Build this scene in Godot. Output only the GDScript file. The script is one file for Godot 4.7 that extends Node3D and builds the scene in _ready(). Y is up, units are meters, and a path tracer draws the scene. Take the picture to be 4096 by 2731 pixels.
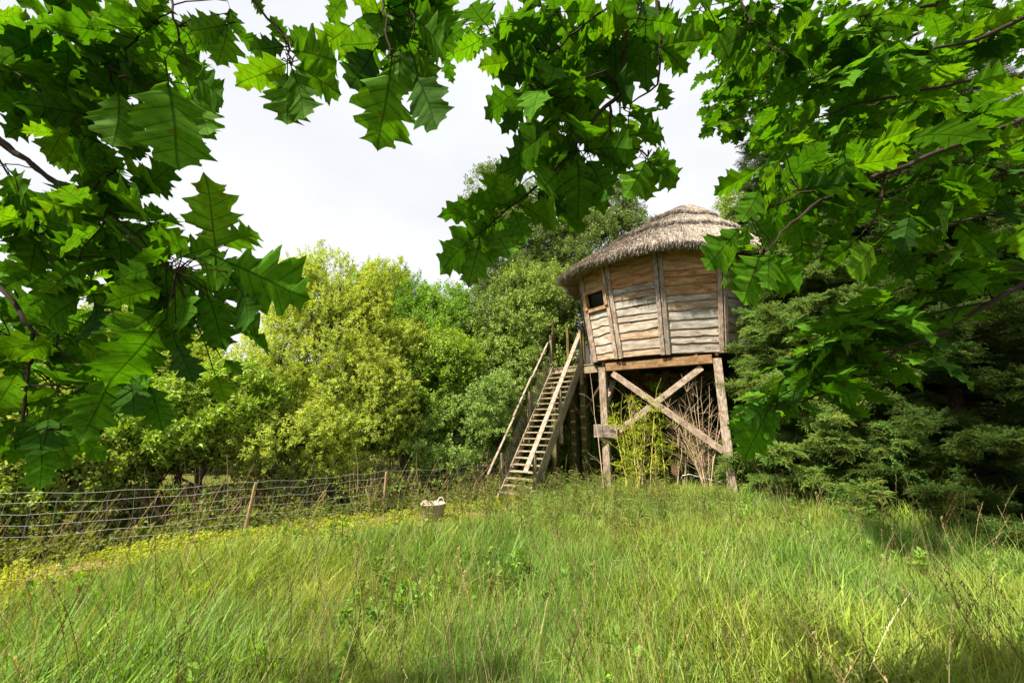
extends Node3D

const F := 1550.0
const TILT := 0.22209
const EYE := 1.85
var rng := RandomNumberGenerator.new()
var nz := FastNoiseLite.new()
var M := {}
var used := {}

# ---------------------------------------------------------------- helpers
func lin(r: float, g: float, b: float) -> Color:
	return Color(r, g, b).linear_to_srgb()

func rf(a: float, b: float) -> float:
	return rng.randf_range(a, b)

func rdir() -> Vector3:
	var z := rf(-1, 1)
	var a := rf(0, TAU)
	var r := sqrt(1 - z * z)
	return Vector3(r * cos(a), z, r * sin(a))

func ray(px: float, py: float) -> Vector3:
	var u := Vector3(0, cos(TILT), sin(TILT))
	var w := Vector3(0, sin(TILT), -cos(TILT))
	return Vector3(1, 0, 0) * ((px - 2048.0) / F) + u * ((1365.5 - py) / F) + w

func at(px: float, py: float, d: float) -> Vector3:
	return Vector3(0, EYE, 0) + ray(px, py) * d

func fence_side(x: float, z: float) -> float:
	# distance to the line of the fence, positive on the camera's side
	var a := Vector2(-8.19, -6.77)
	var dir := Vector2(7.74, -4.18).normalized()
	var n := Vector2(-dir.y, dir.x)
	return (Vector2(x, z) - a).dot(n)

func gh(x: float, z: float) -> float:
	var y := 0.2 * exp(-(pow(x - 4.6, 2) / 18.0 + pow(z + 8.6, 2) / 12.0))
	y += 0.16 * exp(-(x * x + z * z) / 14.0)
	y -= 0.2 * smoothstep(-2.5, -8.0, x)
	y += 0.05 * nz.get_noise_2d(x * 28.0, z * 28.0)
	return y

func numbered(called: String) -> String:
	var n: int = used.get(called, 0)
	used[called] = n + 1
	return called if n == 0 else "%s_%03d" % [called, n]

func tag(o: Node, label: String, category := "", group := "", kind := "") -> Node:
	if label: o.set_meta("label", label)
	if category: o.set_meta("category", category)
	if group: o.set_meta("group", group)
	if kind: o.set_meta("kind", kind)
	return o

func thing(called: String, label: String, category: String, where := Vector3.ZERO, group := "") -> Node3D:
	var o := Node3D.new()
	o.name = numbered(called)
	add_child(o, true)
	o.position = where
	tag(o, label, category, group)
	return o

func put(called: String, mesh: Mesh, mat: Material, parent: Node = self) -> MeshInstance3D:
	var o := MeshInstance3D.new()
	if parent == self:
		o.name = numbered(called)
	else:
		var c: Dictionary = parent.get_meta("n") if parent.has_meta("n") else {}
		var n: int = c.get(called, 0)
		c[called] = n + 1
		parent.set_meta("n", c)
		o.name = called if n == 0 else "%s_%03d" % [called, n]
	o.mesh = mesh
	o.material_override = mat
	parent.add_child(o, true)
	return o

func done(st: SurfaceTool, called: String, mat: Material, parent: Node = self) -> MeshInstance3D:
	st.generate_normals()
	return put(called, st.commit(), mat, parent)

func scatter(called: String, mesh: Mesh, mat: Material, xf: Array, cols: Array, parent: Node = self, stuff := true) -> MultiMeshInstance3D:
	var mm := MultiMesh.new()
	mm.transform_format = MultiMesh.TRANSFORM_3D
	mm.use_colors = true
	mm.mesh = mesh
	mm.instance_count = xf.size()
	for i in xf.size():
		mm.set_instance_transform(i, xf[i])
		mm.set_instance_color(i, cols[i])
	var o := MultiMeshInstance3D.new()
	o.name = numbered(called) if parent == self else called
	o.multimesh = mm
	o.material_override = mat
	if stuff: o.set_meta("kind", "stuff")
	parent.add_child(o, true)
	return o

func mb(smooth := false) -> SurfaceTool:
	var st := SurfaceTool.new()
	st.begin(Mesh.PRIMITIVE_TRIANGLES)
	st.set_smooth_group(0 if smooth else -1)
	st.set_color(Color.WHITE)
	st.set_uv(Vector2.ZERO)
	return st

func tri(st: SurfaceTool, a: Vector3, b: Vector3, c: Vector3) -> void:
	st.add_vertex(a); st.add_vertex(b); st.add_vertex(c)

func uv3(st: SurfaceTool, a: Vector3, ua: Vector2, b: Vector3, ub: Vector2, c: Vector3, uc: Vector2) -> void:
	st.set_uv(ua); st.add_vertex(a)
	st.set_uv(ub); st.add_vertex(b)
	st.set_uv(uc); st.add_vertex(c)

func quad(st: SurfaceTool, a: Vector3, ua: Vector2, b: Vector3, ub: Vector2, c: Vector3, uc: Vector2, d: Vector3, ud: Vector2) -> void:
	uv3(st, a, ua, b, ub, c, uc)
	uv3(st, a, ua, c, uc, d, ud)

# a squared timber from a to b, w across and h in the direction of up, with the grain along it
func beam(st: SurfaceTool, a: Vector3, b: Vector3, w: float, h: float, up := Vector3.UP, chamfer := 0.008) -> void:
	var dir := (b - a).normalized()
	var side := dir.cross(up).normalized()
	if side.length() < 0.5:
		side = dir.cross(Vector3(0, 0, 1)).normalized()
	var top := side.cross(dir).normalized()
	var l := a.distance_to(b)
	var off := Vector2(rf(0, 7), rf(0, 7))
	var c := minf(chamfer, minf(w, h) * 0.2)
	var ring := [Vector2(-w / 2 + c, -h / 2), Vector2(w / 2 - c, -h / 2), Vector2(w / 2, -h / 2 + c), Vector2(w / 2, h / 2 - c), Vector2(w / 2 - c, h / 2), Vector2(-w / 2 + c, h / 2), Vector2(-w / 2, h / 2 - c), Vector2(-w / 2, -h / 2 + c)]
	var v := 0.0
	for i in 8:
		var p: Vector2 = ring[i]
		var q: Vector2 = ring[(i + 1) % 8]
		var v2 := v + p.distance_to(q)
		var pa := a + side * p.x + top * p.y
		var qa := a + side * q.x + top * q.y
		quad(st, pa, off + Vector2(0, v), qa, off + Vector2(0, v2), qa + dir * l, off + Vector2(l, v2), pa + dir * l, off + Vector2(l, v))
		v = v2
	for k in 2:
		var o := a if k == 0 else b
		for i in range(1, 7):
			var pts := []
			for j in [0, i, i + 1]:
				var p: Vector2 = ring[j]
				pts.append(o + side * p.x + top * p.y)
			st.set_uv(off)
			if k == 0: tri(st, pts[0], pts[2], pts[1])
			else: tri(st, pts[0], pts[1], pts[2])

func timber(called: String, a: Vector3, b: Vector3, w: float, h: float, mat: Material, parent: Node, up := Vector3.UP) -> MeshInstance3D:
	var st := mb()
	beam(st, a, b, w, h, up)
	return done(st, called, mat, parent)

func tube(st: SurfaceTool, pts: Array, r0: float, r1: float, sides := 5, power := 1.0) -> void:
	var n := pts.size()
	var prev := []
	var ref := Vector3(0.31, 0.2, 0.93).normalized()
	var v := 0.0
	for i in n:
		var p: Vector3 = pts[i]
		var d: Vector3 = (pts[mini(i + 1, n - 1)] - pts[maxi(i - 1, 0)]).normalized()
		if absf(d.dot(ref)) > 0.95: ref = Vector3(0.9, 0.3, 0.1).normalized()
		var s := d.cross(ref).normalized()
		var t := s.cross(d)
		var r := lerpf(r0, r1, pow(float(i) / maxf(1, n - 1), power))
		var ring := []
		for k in sides:
			var a := TAU * k / sides
			ring.append(p + (s * cos(a) + t * sin(a)) * r)
		if i > 0:
			var l: float = p.distance_to(pts[i - 1])
			for k in sides:
				var k2 := (k + 1) % sides
				quad(st, prev[k], Vector2(v, float(k) / sides), ring[k], Vector2(v + l, float(k) / sides), ring[k2], Vector2(v + l, float(k + 1) / sides), prev[k2], Vector2(v, float(k + 1) / sides))
			v += l
		prev = ring

# a bent line from a to b through n steps
func bent(a: Vector3, b: Vector3, n: int, wob: float, sag := 0.0) -> Array:
	var out := []
	for i in n + 1:
		var t := float(i) / n
		var p := a.lerp(b, t) + Vector3.UP * sag * sin(t * PI)
		if i > 0 and i < n: p += rdir() * wob
		out.append(p)
	return out

func facing(dir: Vector3, nor: Vector3, s: Vector3) -> Basis:
	var y := dir.normalized()
	var x := y.cross(nor)
	if x.length() < 0.01: x = y.cross(Vector3(0.3, 0.8, 0.5))
	x = x.normalized()
	var z := x.cross(y)
	return Basis(x * s.x, y * s.y, z * s.z)

func mat(c: Color, rough := 0.9, spec := 0.3) -> StandardMaterial3D:
	var m := StandardMaterial3D.new()
	m.albedo_color = c
	m.roughness = rough
	m.metallic_specular = spec
	return m

func leafy(through: Color, rough := 0.55, spec := 0.35) -> StandardMaterial3D:
	var m := mat(Color.WHITE, rough, spec)
	m.vertex_color_use_as_albedo = true
	m.backlight_enabled = true
	m.backlight = through
	m.cull_mode = BaseMaterial3D.CULL_DISABLED
	return m

# ---------------------------------------------------------------- textures
func wood_image() -> Image:
	var w := 768
	var h := 384
	var im := Image.create(w, h, false, Image.FORMAT_RGB8)
	var n := FastNoiseLite.new()
	n.seed = 5
	n.frequency = 1.0
	n.fractal_octaves = 3
	var knots := []
	for i in 26:
		knots.append([rf(0.04, 0.96), rf(0.05, 0.95), rf(0.016, 0.034)])
	for y in h:
		for x in w:
			var u := float(x) / w
			var v := float(y) / h
			var warp := 0.0
			var kn := 0.0
			var ring := 0.0
			for k in knots:
				var dx: float = (u - k[0]) * 2.0
				var dy: float = v - k[1]
				if absf(dx) > 0.2 or absf(dy) > 0.1: continue
				var r: float = sqrt(dx * dx * 0.45 + dy * dy * 2.2) / k[2]
				warp += signf(dy) * 0.02 * exp(-r * r * 0.35)
				if r < 1.5:
					kn = maxf(kn, 1.0 - smoothstep(0.75, 1.35, r))
					ring = maxf(ring, exp(-pow((r - 1.05) * 4.0, 2)))
			var vv := v + warp
			# wraps round at both edges because the noise is read on two circles
			var e := n.get_noise_3d(sin(u * TAU) * 0.55, cos(u * TAU) * 0.55, vv * 42.0)
			var e2 := n.get_noise_3d(sin(u * TAU) * 1.6 + 9.0, cos(u * TAU) * 1.6, vv * 120.0)
			var e3 := n.get_noise_3d(sin(u * TAU) * 0.8 + 30.0, cos(u * TAU) * 0.8, vv * 5.0)
			var b := 0.8 + 0.24 * e + 0.17 * e2 + 0.18 * e3
			var c := Color(b, b * (0.985 + 0.05 * e3), b * (0.97 + 0.1 * e3))
			c = c.lerp(Color(0.98, 0.84, 0.68) * (0.9 + 0.2 * e2), kn * 0.7)
			c = c.lerp(Color(0.32, 0.25, 0.19), ring * 0.55)
			im.set_pixel(x, y, Color(clampf(c.r, 0.05, 1), clampf(c.g, 0.05, 1), clampf(c.b, 0.05, 1)))
	return im

func leaf_image(spots: int) -> Image:
	var w := 96
	var h := 160
	var im := Image.create(w, h, false, Image.FORMAT_RGB8)
	var n := FastNoiseLite.new()
	n.frequency = 0.05
	n.fractal_octaves = 3
	var lobes := [[0.10, 0.30], [0.24, 0.48], [0.40, 0.66], [0.58, 0.84], [0.74, 0.95]]
	var blots := []
	for i in spots: blots.append(Vector3(rf(0.2, 0.8), rf(0.1, 0.95), rf(0.012, 0.05)))
	for y in h:
		for x in w:
			var t := float(y) / h
			var s := absf((float(x) + 0.5) / w - 0.5)
			var vein := exp(-pow(s / (0.016 - 0.009 * t), 2))
			for l in lobes:
				var k: float = (t - l[0]) / (l[1] - l[0])
				if k < -0.1 or k > 1.0: continue
				vein = maxf(vein, 0.75 * exp(-pow((s - k * 0.46) / 0.015, 2)))
			var net := absf(n.get_noise_2d(x * 2.6, y * 2.6))
			var b := 0.86 + 0.2 * n.get_noise_2d(x, y) + 0.14 * smoothstep(0.0, 0.12, net)
			var c := Color(b * 0.97, b, b * 0.9).lerp(Color(0.5, 0.5, 0.36), clampf(vein, 0, 1) * 0.85)
			for q in blots:
				var far: float = Vector2((float(x) / w - q.x) * 0.6, t - q.y).length() / q.z
				if far < 1.2: c = c.lerp(Color(1.0, 0.62, 0.3) if q.z > 0.03 else Color(0.5, 0.38, 0.2), 0.5 * (1.0 - smoothstep(0.6, 1.2, far)))
			im.set_pixel(x, y, c.clamp())
	return im

# ---------------------------------------------------------------- leaf and grass shapes
func oak_leaf(curl: float, fold: float, twist: float, deep: float) -> ArrayMesh:
	var half := [[0.0, 0.0], [0.05, 0.06], [0.12, 0.13], [0.18, 0.225], [0.235, 0.28], [0.26, 0.22], [0.3, 0.175], [0.36, 0.235], [0.41, 0.31], [0.44, 0.355], [0.475, 0.345], [0.535, 0.425], [0.535, 0.335], [0.55, 0.27], [0.56, 0.205], [0.62, 0.24], [0.67, 0.295], [0.70, 0.33], [0.76, 0.375], [0.765, 0.28], [0.775, 0.21], [0.79, 0.15], [0.83, 0.165], [0.86, 0.195], [0.905, 0.23], [0.9, 0.15], [0.915, 0.09], [0.94, 0.06], [1.0, 0.0]]
	var st := mb(true)
	for side in [-1.0, 1.0]:
		var jit := rf(-0.02, 0.02)
		var prev_o := Vector3.ZERO
		var prev_m := Vector3.ZERO
		var pu := Vector2.ZERO
		var pm := Vector2.ZERO
		for i in half.size():
			var t: float = half[i][0]
			var w: float = half[i][1]
			w = w * (1.0 - deep) + deep * 0.3 * sin(PI * clampf(t * 0.92 + 0.08, 0, 1)) if i > 0 and i < half.size() - 1 else w
			w *= 1.0 + jit + rf(-0.12, 0.1) + 0.1 * sin(t * 9.0 + jit * 300.0)
			var mt := clampf(t - w * 0.5, 0.0, 1.0)
			var bendz := -curl * t * t
			var bendm := -curl * mt * mt
			var o := Vector3(side * w, t, bendz + fold * w * (1.0 if side > 0 else 0.8) - 0.9 * fold * w * w + twist * side * w * t + 0.03 * sin(t * 17.0 + side))
			var m := Vector3(0.012 * sin(mt * 5.0), mt, bendm)
			var uo := Vector2(0.5 + side * w * 1.1, t)
			var um := Vector2(0.5, mt)
			if i > 0:
				if side > 0: quad(st, prev_m, pm, m, um, o, uo, prev_o, pu)
				else: quad(st, prev_m, pm, prev_o, pu, o, uo, m, um)
			prev_o = o; prev_m = m; pu = uo; pm = um
	for k in 3:
		var a := TAU * k / 3
		var a2 := TAU * (k + 1) / 3
		var r := 0.011
		quad(st, Vector3(r * cos(a), 0.04, r * sin(a)), Vector2(0.5, 0.02), Vector3(r * cos(a2), 0.04, r * sin(a2)), Vector2(0.5, 0.02), Vector3(r * cos(a2), -0.26, r * sin(a2) - 0.03), Vector2(0.5, 0.02), Vector3(r * cos(a), -0.26, r * sin(a) - 0.03), Vector2(0.5, 0.02))
	st.generate_normals()
	return st.commit()

func flat_leaf(st: SurfaceTool, base: Vector3, dir: Vector3, nor: Vector3, l: float, w: float, c: Color) -> void:
	var b := facing(dir, nor, Vector3.ONE)
	st.set_color(c)
	var tip := base + b.y * l - b.z * l * 0.12
	var s := b.x * w * 0.5 + b.z * w * 0.16
	var s2 := -b.x * w * 0.5 + b.z * w * 0.16
	var m := base + b.y * l * 0.45
	tri(st, base, m + s, tip)
	tri(st, base, tip, m + s2)

# a twig with leaves up to one unit long, along +y
func sprig(n: int, leaf_l: float, leaf_w: float, spread: float, droop := 0.0) -> ArrayMesh:
	var st := mb()
	st.set_color(Color(0.9, 0.55, 0.5))
	var pts := [Vector3.ZERO, Vector3(rf(-0.06, 0.06), 0.4, rf(-0.06, 0.06)), Vector3(rf(-0.1, 0.1), 0.85, rf(-0.1, 0.1))]
	tube(st, pts, 0.012, 0.005, 3)
	for i in n:
		var t := rf(0.05, 1.0)
		var p: Vector3 = pts[0].lerp(pts[1], t * 2) if t < 0.5 else pts[1].lerp(pts[2], t * 2 - 1)
		var a := rf(0, TAU)
		var out := Vector3(cos(a), rf(0.1, 0.9) - droop, sin(a)).normalized()
		p += out * rf(0, spread)
		var k := rf(0.7, 1.25)
		flat_leaf(st, p, (out + rdir() * 0.5).normalized(), (Vector3.UP + rdir() * 0.9).normalized(), leaf_l * rf(0.7, 1.15), leaf_w * rf(0.75, 1.15), Color(k * rf(0.85, 1.2), k, k * rf(0.7, 1.2)))
	st.generate_normals()
	return st.commit()

func spruce_spray() -> ArrayMesh:
	var st := mb()
	var shoots := [[Vector3.ZERO, Vector3(0, 1, rf(-0.06, 0.06))]]
	for i in 11:
		var t := 0.08 + 0.82 * i / 11.0
		for s in [-1.0, 1.0]:
			var l := (0.42 - 0.26 * t) * rf(0.75, 1.2)
			var p := Vector3(0, t, 0)
			shoots.append([p, p + Vector3(s * l * 0.8, l * rf(0.55, 0.85), rf(-0.12, 0.07))])
	for sh in shoots:
		var a: Vector3 = sh[0]
		var b: Vector3 = sh[1]
		st.set_color(Color(1.1, 0.7, 0.55))
		tube(st, [a, b], 0.008, 0.004, 3)
		var l := a.distance_to(b)
		var d := (b - a).normalized()
		var x := d.cross(Vector3(0.1, 0.2, 1)).normalized()
		var y := x.cross(d)
		var m := int(l * 78.0)
		var fresh := rf(0.85, 1.15)
		for k in m:
			var t := (k + rf(0, 1)) / m
			var an := rf(0, TAU)
			var o := (x * cos(an) + y * sin(an)) * 0.8 + d * rf(0.55, 1.0)
			var p := a.lerp(b, t)
			var tip := p + o.normalized() * rf(0.05, 0.075)
			var wv := d.cross(o).normalized() * 0.0085
			var tone := fresh * rf(0.75, 1.2) * (1.25 if t > 0.75 else 1.0)
			st.set_color(Color(tone, tone, tone))
			tri(st, p - wv, tip, p + wv)
	st.generate_normals()
	return st.commit()

func grass_tuft(n: int, hgt: float, wid: float, rad: float, lean: float, dry: float) -> ArrayMesh:
	var st := mb(true)
	for i in n:
		var a := rf(0, TAU)
		var base := Vector3(cos(a), 0, sin(a)) * rad * sqrt(rf(0, 1))
		var la := rf(0, TAU)
		var out := Vector3(cos(la), 0, sin(la)) * lean * rf(0.2, 1.3)
		var h := hgt * rf(0.45, 1.15)
		var w := wid * rf(0.6, 1.3)
		var side := Vector3(-sin(la), 0, cos(la)).rotated(Vector3.UP, rf(-0.8, 0.8)) * w * 0.5
		var k := rf(0.6, 1.4)
		var c := Color(k * rf(0.75, 1.25), k, k * rf(0.5, 1.5))
		if rng.randf() < dry: c = Color(2.6, 1.55, 2.4) * rf(0.7, 1.1)
		st.set_color(c)
		var pl := base - side
		var pr := base + side
		for s in range(1, 4):
			var t := s / 3.0
			var p := base + Vector3.UP * h * (t - 0.28 * lean * t * t) + out * h * t * t
			var ww := (1.0 - t * t * 0.75) if s < 3 else 0.0
			var ql := p - side * ww
			var qr := p + side * ww
			tri(st, pl, ql, pr)
			if s < 3: tri(st, pr, ql, qr)
			pl = ql
			pr = qr
	st.generate_normals()
	return st.commit()

func seed_stalk(hgt: float, head: int, head_l: float) -> ArrayMesh:
	var st := mb()
	st.set_color(Color(1, 1, 1))
	var tip := Vector3(rf(-0.3, 0.3) * hgt, hgt, rf(-0.25, 0.25) * hgt)
	var pts := []
	for i in 6:
		var t := i / 5.0
		pts.append(Vector3(tip.x * t * t, tip.y * t, tip.z * t * t))
	tube(st, pts, 0.0024, 0.0013, 3)
	for i in head:
		var t := 1.0 - head_l * i / maxf(head, 1)
		var p := Vector3(tip.x * t * t, tip.y * t, tip.z * t * t)
		flat_leaf(st, p, (Vector3.UP * 0.9 + rdir() * 0.7).normalized(), rdir(), rf(0.014, 0.026), 0.008, Color(1.3, 1.1, 1.1) * rf(0.7, 1.2))
	st.generate_normals()
	return st.commit()

# ---------------------------------------------------------------- plants
func tree(called: String, label: String, category: String, where: Vector2, lobes: Array, sprigs: Array, n: int, size: float, col: Color, stems: Array, seed_at: int, gap := -0.15, up := 0.5, group := "", foliage := "leaves") -> Node3D:
	rng.seed = seed_at
	var y0 := gh(where.x, where.y)
	var o := thing(called, label, category, Vector3(where.x, y0, where.y), group)
	var gn := FastNoiseLite.new()
	gn.seed = seed_at
	gn.frequency = 0.55
	var weight := []
	var sum := 0.0
	for l in lobes:
		sum += pow(l[3] * l[4] * l[5], 0.67)
		weight.append(sum)
	var xf := []
	var cols := []
	for s in sprigs: xf.append([]); cols.append([])
	var tries := 0
	var made := 0
	while made < n and tries < n * 5:
		tries += 1
		var pick := rf(0, sum)
		var k := 0
		while weight[k] < pick: k += 1
		var l: Array = lobes[k]
		var d := rdir()
		var r := pow(rf(0.03, 1.0), 0.3)
		r *= 1.0 + 0.16 * gn.get_noise_3d(d.x * 4 + k * 7, d.y * 4, d.z * 4)
		var p := Vector3(l[0], l[1], l[2]) + Vector3(d.x * l[3], d.y * l[4], d.z * l[5]) * r
		if p.y < 0.1: continue
		if gn.get_noise_3d(p.x * 1.7, p.y * 2.2, p.z * 1.7) < gap: continue
		var dir := (d + Vector3.UP * up + rdir() * 0.75).normalized()
		var sc := size * rf(0.65, 1.3)
		var v := rng.randi() % sprigs.size()
		xf[v].append(Transform3D(facing(dir, rdir(), Vector3.ONE * sc), p))
		var hue := gn.get_noise_3d(p.x * 0.8 + 40, p.y * 0.8, p.z * 0.8)
		var b := rf(0.8, 1.2)
		cols[v].append(Color(col.r * b * (1.0 + 0.16 * hue), col.g * b * (1.0 + 0.1 * hue), col.b * b * rf(0.8, 1.2)))
		made += 1
	for s in stems:
		var a := Vector3(s[0], -0.05, s[1])
		var b := Vector3(s[2], s[3], s[4])
		var pts := bent(a, b, 6, 0.05 * a.distance_to(b) * 0.35)
		var tk := mb(true)
		tube(tk, pts, s[5], s[5] * 0.3, 6)
		done(tk, "trunk", M.bark, o)
	var st := mb(true)
	for i in stems.size() * 9 + 10:
		var s: Array = stems[rng.randi() % stems.size()]
		var t := rf(0.25, 1.0)
		var a := Vector3(s[0], 0, s[1]).lerp(Vector3(s[2], s[3], s[4]), t)
		var l: Array = lobes[rng.randi() % lobes.size()]
		var d := rdir()
		d.y = absf(d.y) * 0.6 + 0.1
		var b := Vector3(l[0], l[1], l[2]) + Vector3(d.x * l[3], d.y * l[4], d.z * l[5]) * rf(0.6, 1.0)
		if a.distance_to(b) > 4.5: b = a + (b - a).normalized() * 4.0
		tube(st, bent(a, b, 4, 0.12), float(s[5]) * 0.32, 0.008, 4)
	tag(done(st, "limbs", M.bark, o), "", "", "", "stuff")
	for v in sprigs.size():
		if xf[v].size(): scatter("crown", sprigs[v], M[foliage], xf[v], cols[v], o)
	return o

func spruce(label: String, where: Vector2, hgt: float, rad: float, sprays: Array, col: Color, seed_at: int, dens := 1.0, bare := 0.0) -> void:
	rng.seed = seed_at
	var y0 := gh(where.x, where.y)
	var o := thing("spruce_tree", label, "spruce", Vector3(where.x, y0, where.y), "spruces beside the hut")
	var st := mb(true)
	tube(st, bent(Vector3(0, -0.1, 0), Vector3(0, hgt, 0), 8, 0.03), 0.07 + hgt * 0.011, 0.02, 8)
	done(st, "trunk", M.bark, o)
	var wood := mb(true)
	var xf := []
	var cols := []
	for s in sprays: xf.append([]); cols.append([])
	var y := 0.25 + bare
	while y < hgt - 0.1:
		var t := y / hgt
		var r0 := rad * pow(1.0 - t, 0.75) + 0.12
		var n := 7 if t < 0.7 else 5
		var a0 := rf(0, TAU)
		for i in n:
			var a := a0 + TAU * (i + rf(-0.25, 0.25)) / n
			var r := r0 * rf(0.7, 1.15)
			var out := Vector3(cos(a), 0, sin(a))
			var yy := y + rf(-0.12, 0.12)
			var drop := lerpf(0.32, -0.5, t)
			var pts := []
			for k in 6:
				var u := k / 5.0
				pts.append(Vector3(0, yy, 0) + out * r * u + Vector3.UP * r * (-drop * u + drop * 0.55 * u * u))
			tube(wood, pts, 0.012 + r * 0.008, 0.004, 4)
			var m := int((3 + r * 11.0) * dens)
			for k in m:
				var u := 1.0 - pow(rf(0, 1), 1.5) * 0.85
				var fi := u * 4.99
				var p: Vector3 = pts[int(fi)].lerp(pts[int(fi) + 1], fi - int(fi))
				var side := out.rotated(Vector3.UP, rf(-1.25, 1.25) * (1.2 - 0.6 * u))
				var dir := (side + Vector3.UP * rf(-0.6, 0.35)).normalized()
				var sc := rf(0.3, 0.55) * (0.75 + 0.25 * minf(r, 1.6))
				var v := rng.randi() % sprays.size()
				xf[v].append(Transform3D(facing(dir, (Vector3.UP + rdir() * 0.8).normalized(), Vector3.ONE * sc), p))
				var b := rf(0.75, 1.25)
				cols[v].append(Color(col.r * b * rf(0.85, 1.2), col.g * b, col.b * b))
		y += rf(0.2, 0.36)
	tag(done(wood, "branches", M.bark, o), "", "", "", "stuff")
	for v in sprays.size(): scatter("needles", sprays[v], M.needles, xf[v], cols[v], o)

# ---------------------------------------------------------------- oak boughs overhead
var leaf_meshes := []
var leaf_mats := []

func oak_bough(label: String, lines: Array, picked: Array, fill: Array, dep: float, long: float, seed_at: int, face := 0.75, shade := []) -> void:
	rng.seed = seed_at
	var first: Array = lines[0]
	var o := thing("oak_bough", label, "oak bough", at(first[0], first[1], first[2]), "oak boughs hanging over the meadow")
	var org := o.position
	var nodes := []
	var ends := []
	for line in lines:
		var pts := []
		for i in range(0, line.size() - 1, 3):
			pts.append(at(line[i], line[i + 1], line[i + 2]) - org)
		var fine := []
		for i in pts.size() - 1:
			for k in 4:
				var q: Vector3 = pts[i].lerp(pts[i + 1], k / 4.0) + (rdir() * 0.006 if k > 0 else Vector3.ZERO)
				fine.append(q)
		fine.append(pts[-1])
		var st := mb(true)
		var r0: float = line[-1]
		tube(st, fine, r0, 0.0026, 7)
		done(st, "branch", M.twig, o)
		nodes.append_array(fine)
		ends.append(fine[-1])
	var jobs := []
	for i in range(0, picked.size(), 5):
		var d: float = picked[i + 4]
		var a := at(picked[i], picked[i + 1], d)
		var b := at(picked[i + 2], picked[i + 3], d + rf(-0.06, 0.04))
		var eye := (Vector3(0, EYE, 0) - a).normalized()
		jobs.append([a - org, b - a, (Vector3.UP * 0.75 - eye * 0.95 + rdir() * 0.4).normalized(), 1.0])
	for c in fill:
		var left: int = c[3]
		while left > 0:
			var q := sqrt(rf(0, 1)) * float(c[2])
			var an := rf(0, TAU)
			var d := dep * float(c[4]) * rf(0.98, 1.2)
			var hub := at(c[0] + cos(an) * q, c[1] + sin(an) * q, d)
			var m := mini(left, rng.randi_range(4, 6))
			left -= m
			var a0 := rf(0, TAU)
			var up_hub := (Vector3.UP * 0.8 + rdir() * 0.6).normalized()
			var hx := up_hub.cross(Vector3(0.2, 0.3, 0.9)).normalized()
			var hz := hx.cross(up_hub)
			for k in m:
				var aa := a0 + TAU * k / m + rf(-0.35, 0.35)
				var dir := (hx * cos(aa) + hz * sin(aa) + Vector3.DOWN * rf(0.0, 1.0) * (0.3 + face) + up_hub * 0.1).normalized()
				var l := long * rf(0.55, 1.12)
				var eye := (Vector3(0, EYE, 0) - hub).normalized()
				var nor := (Vector3.UP * (1.05 - face * 0.4) - eye * face * 0.75 + rdir() * 0.5).normalized()
				jobs.append([hub + dir * l * 0.24 - org, dir * l, nor, 0.0])
			ends.append(hub - org)
	var sorted := nodes.duplicate()
	var tw := mb(true)
	for e in ends.slice(lines.size()):
		var best: Vector3 = sorted[0]
		for p in sorted:
			if p.distance_squared_to(e) < best.distance_squared_to(e): best = p
		var dd: float = best.distance_to(e)
		if dd > 0.01: tube(tw, bent(best, e, 5, dd * 0.035, dd * 0.06), 0.0017 + 0.0035 * minf(dd, 0.8), 0.0016, 5)
		sorted.append(best.lerp(e, 0.7))
	for j in jobs:
		if j[3] > 0.5:
			var b: Vector3 = j[0] - j[1] * 0.25
			var best: Vector3 = sorted[0]
			for p in sorted:
				if p.distance_squared_to(b) < best.distance_squared_to(b): best = p
			tube(tw, bent(best, b, 4, 0.004, 0.01), 0.0022, 0.0014, 4)
	tag(done(tw, "twigs", M.twig, o), "", "", "", "stuff")
	var extra := []
	var ecol := []
	for i in jobs.size():
		var j: Array = jobs[i]
		var l: float = (j[1] as Vector3).length()
		var wide := l * rf(0.86, 1.12)
		var x := Transform3D(facing(j[1], j[2], Vector3(wide, l, l)), j[0])
		if i < 290:
			var lf := put("leaf", leaf_meshes[rng.randi() % leaf_meshes.size()], leaf_mats[rng.randi() % leaf_mats.size()], o)
			lf.transform = x
		else:
			extra.append(x); ecol.append(Color.WHITE)
	# the same bough goes on above the view
	for q in shade:
		for i in q[6]:
			var p := Vector3(q[0] + rf(-1, 1) * q[3], q[1] + rf(-1, 1) * q[4], q[2] + rf(-1, 1) * q[5])
			extra.append(Transform3D(facing((rdir() + Vector3.DOWN * 0.4).normalized(), (Vector3.UP + rdir() * 0.8).normalized(), Vector3.ONE * rf(0.13, 0.2)), p - org))
			ecol.append(Color.WHITE)
	if extra.size(): scatter("leaves", leaf_meshes[1], leaf_mats[1], extra, ecol, o)

# ---------------------------------------------------------------- the hut
const HUT := Vector2(5.3, -12.2)
const CORNERS := [[2.52, -11.59], [3.08, -10.96], [4.18, -10.35], [5.6, -10.04], [6.85, -10.5], [7.75, -11.4], [7.95, -12.6], [7.3, -13.65], [6.1, -14.2], [4.7, -14.15], [3.5, -13.6], [2.7, -12.65]]
const TOPS := [[2.17, -11.62], [2.78, -10.84], [4.03, -9.97], [5.62, -9.62], [7.07, -10.2], [8.1, -11.25], [8.3, -12.65], [7.6, -13.85], [6.2, -14.48], [4.6, -14.42], [3.25, -13.8], [2.35, -12.72]]
const FLOOR_Y := 3.85
const WALL_Y := 6.64
const APEX := Vector3(5.85, 8.98, -11.7)

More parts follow.
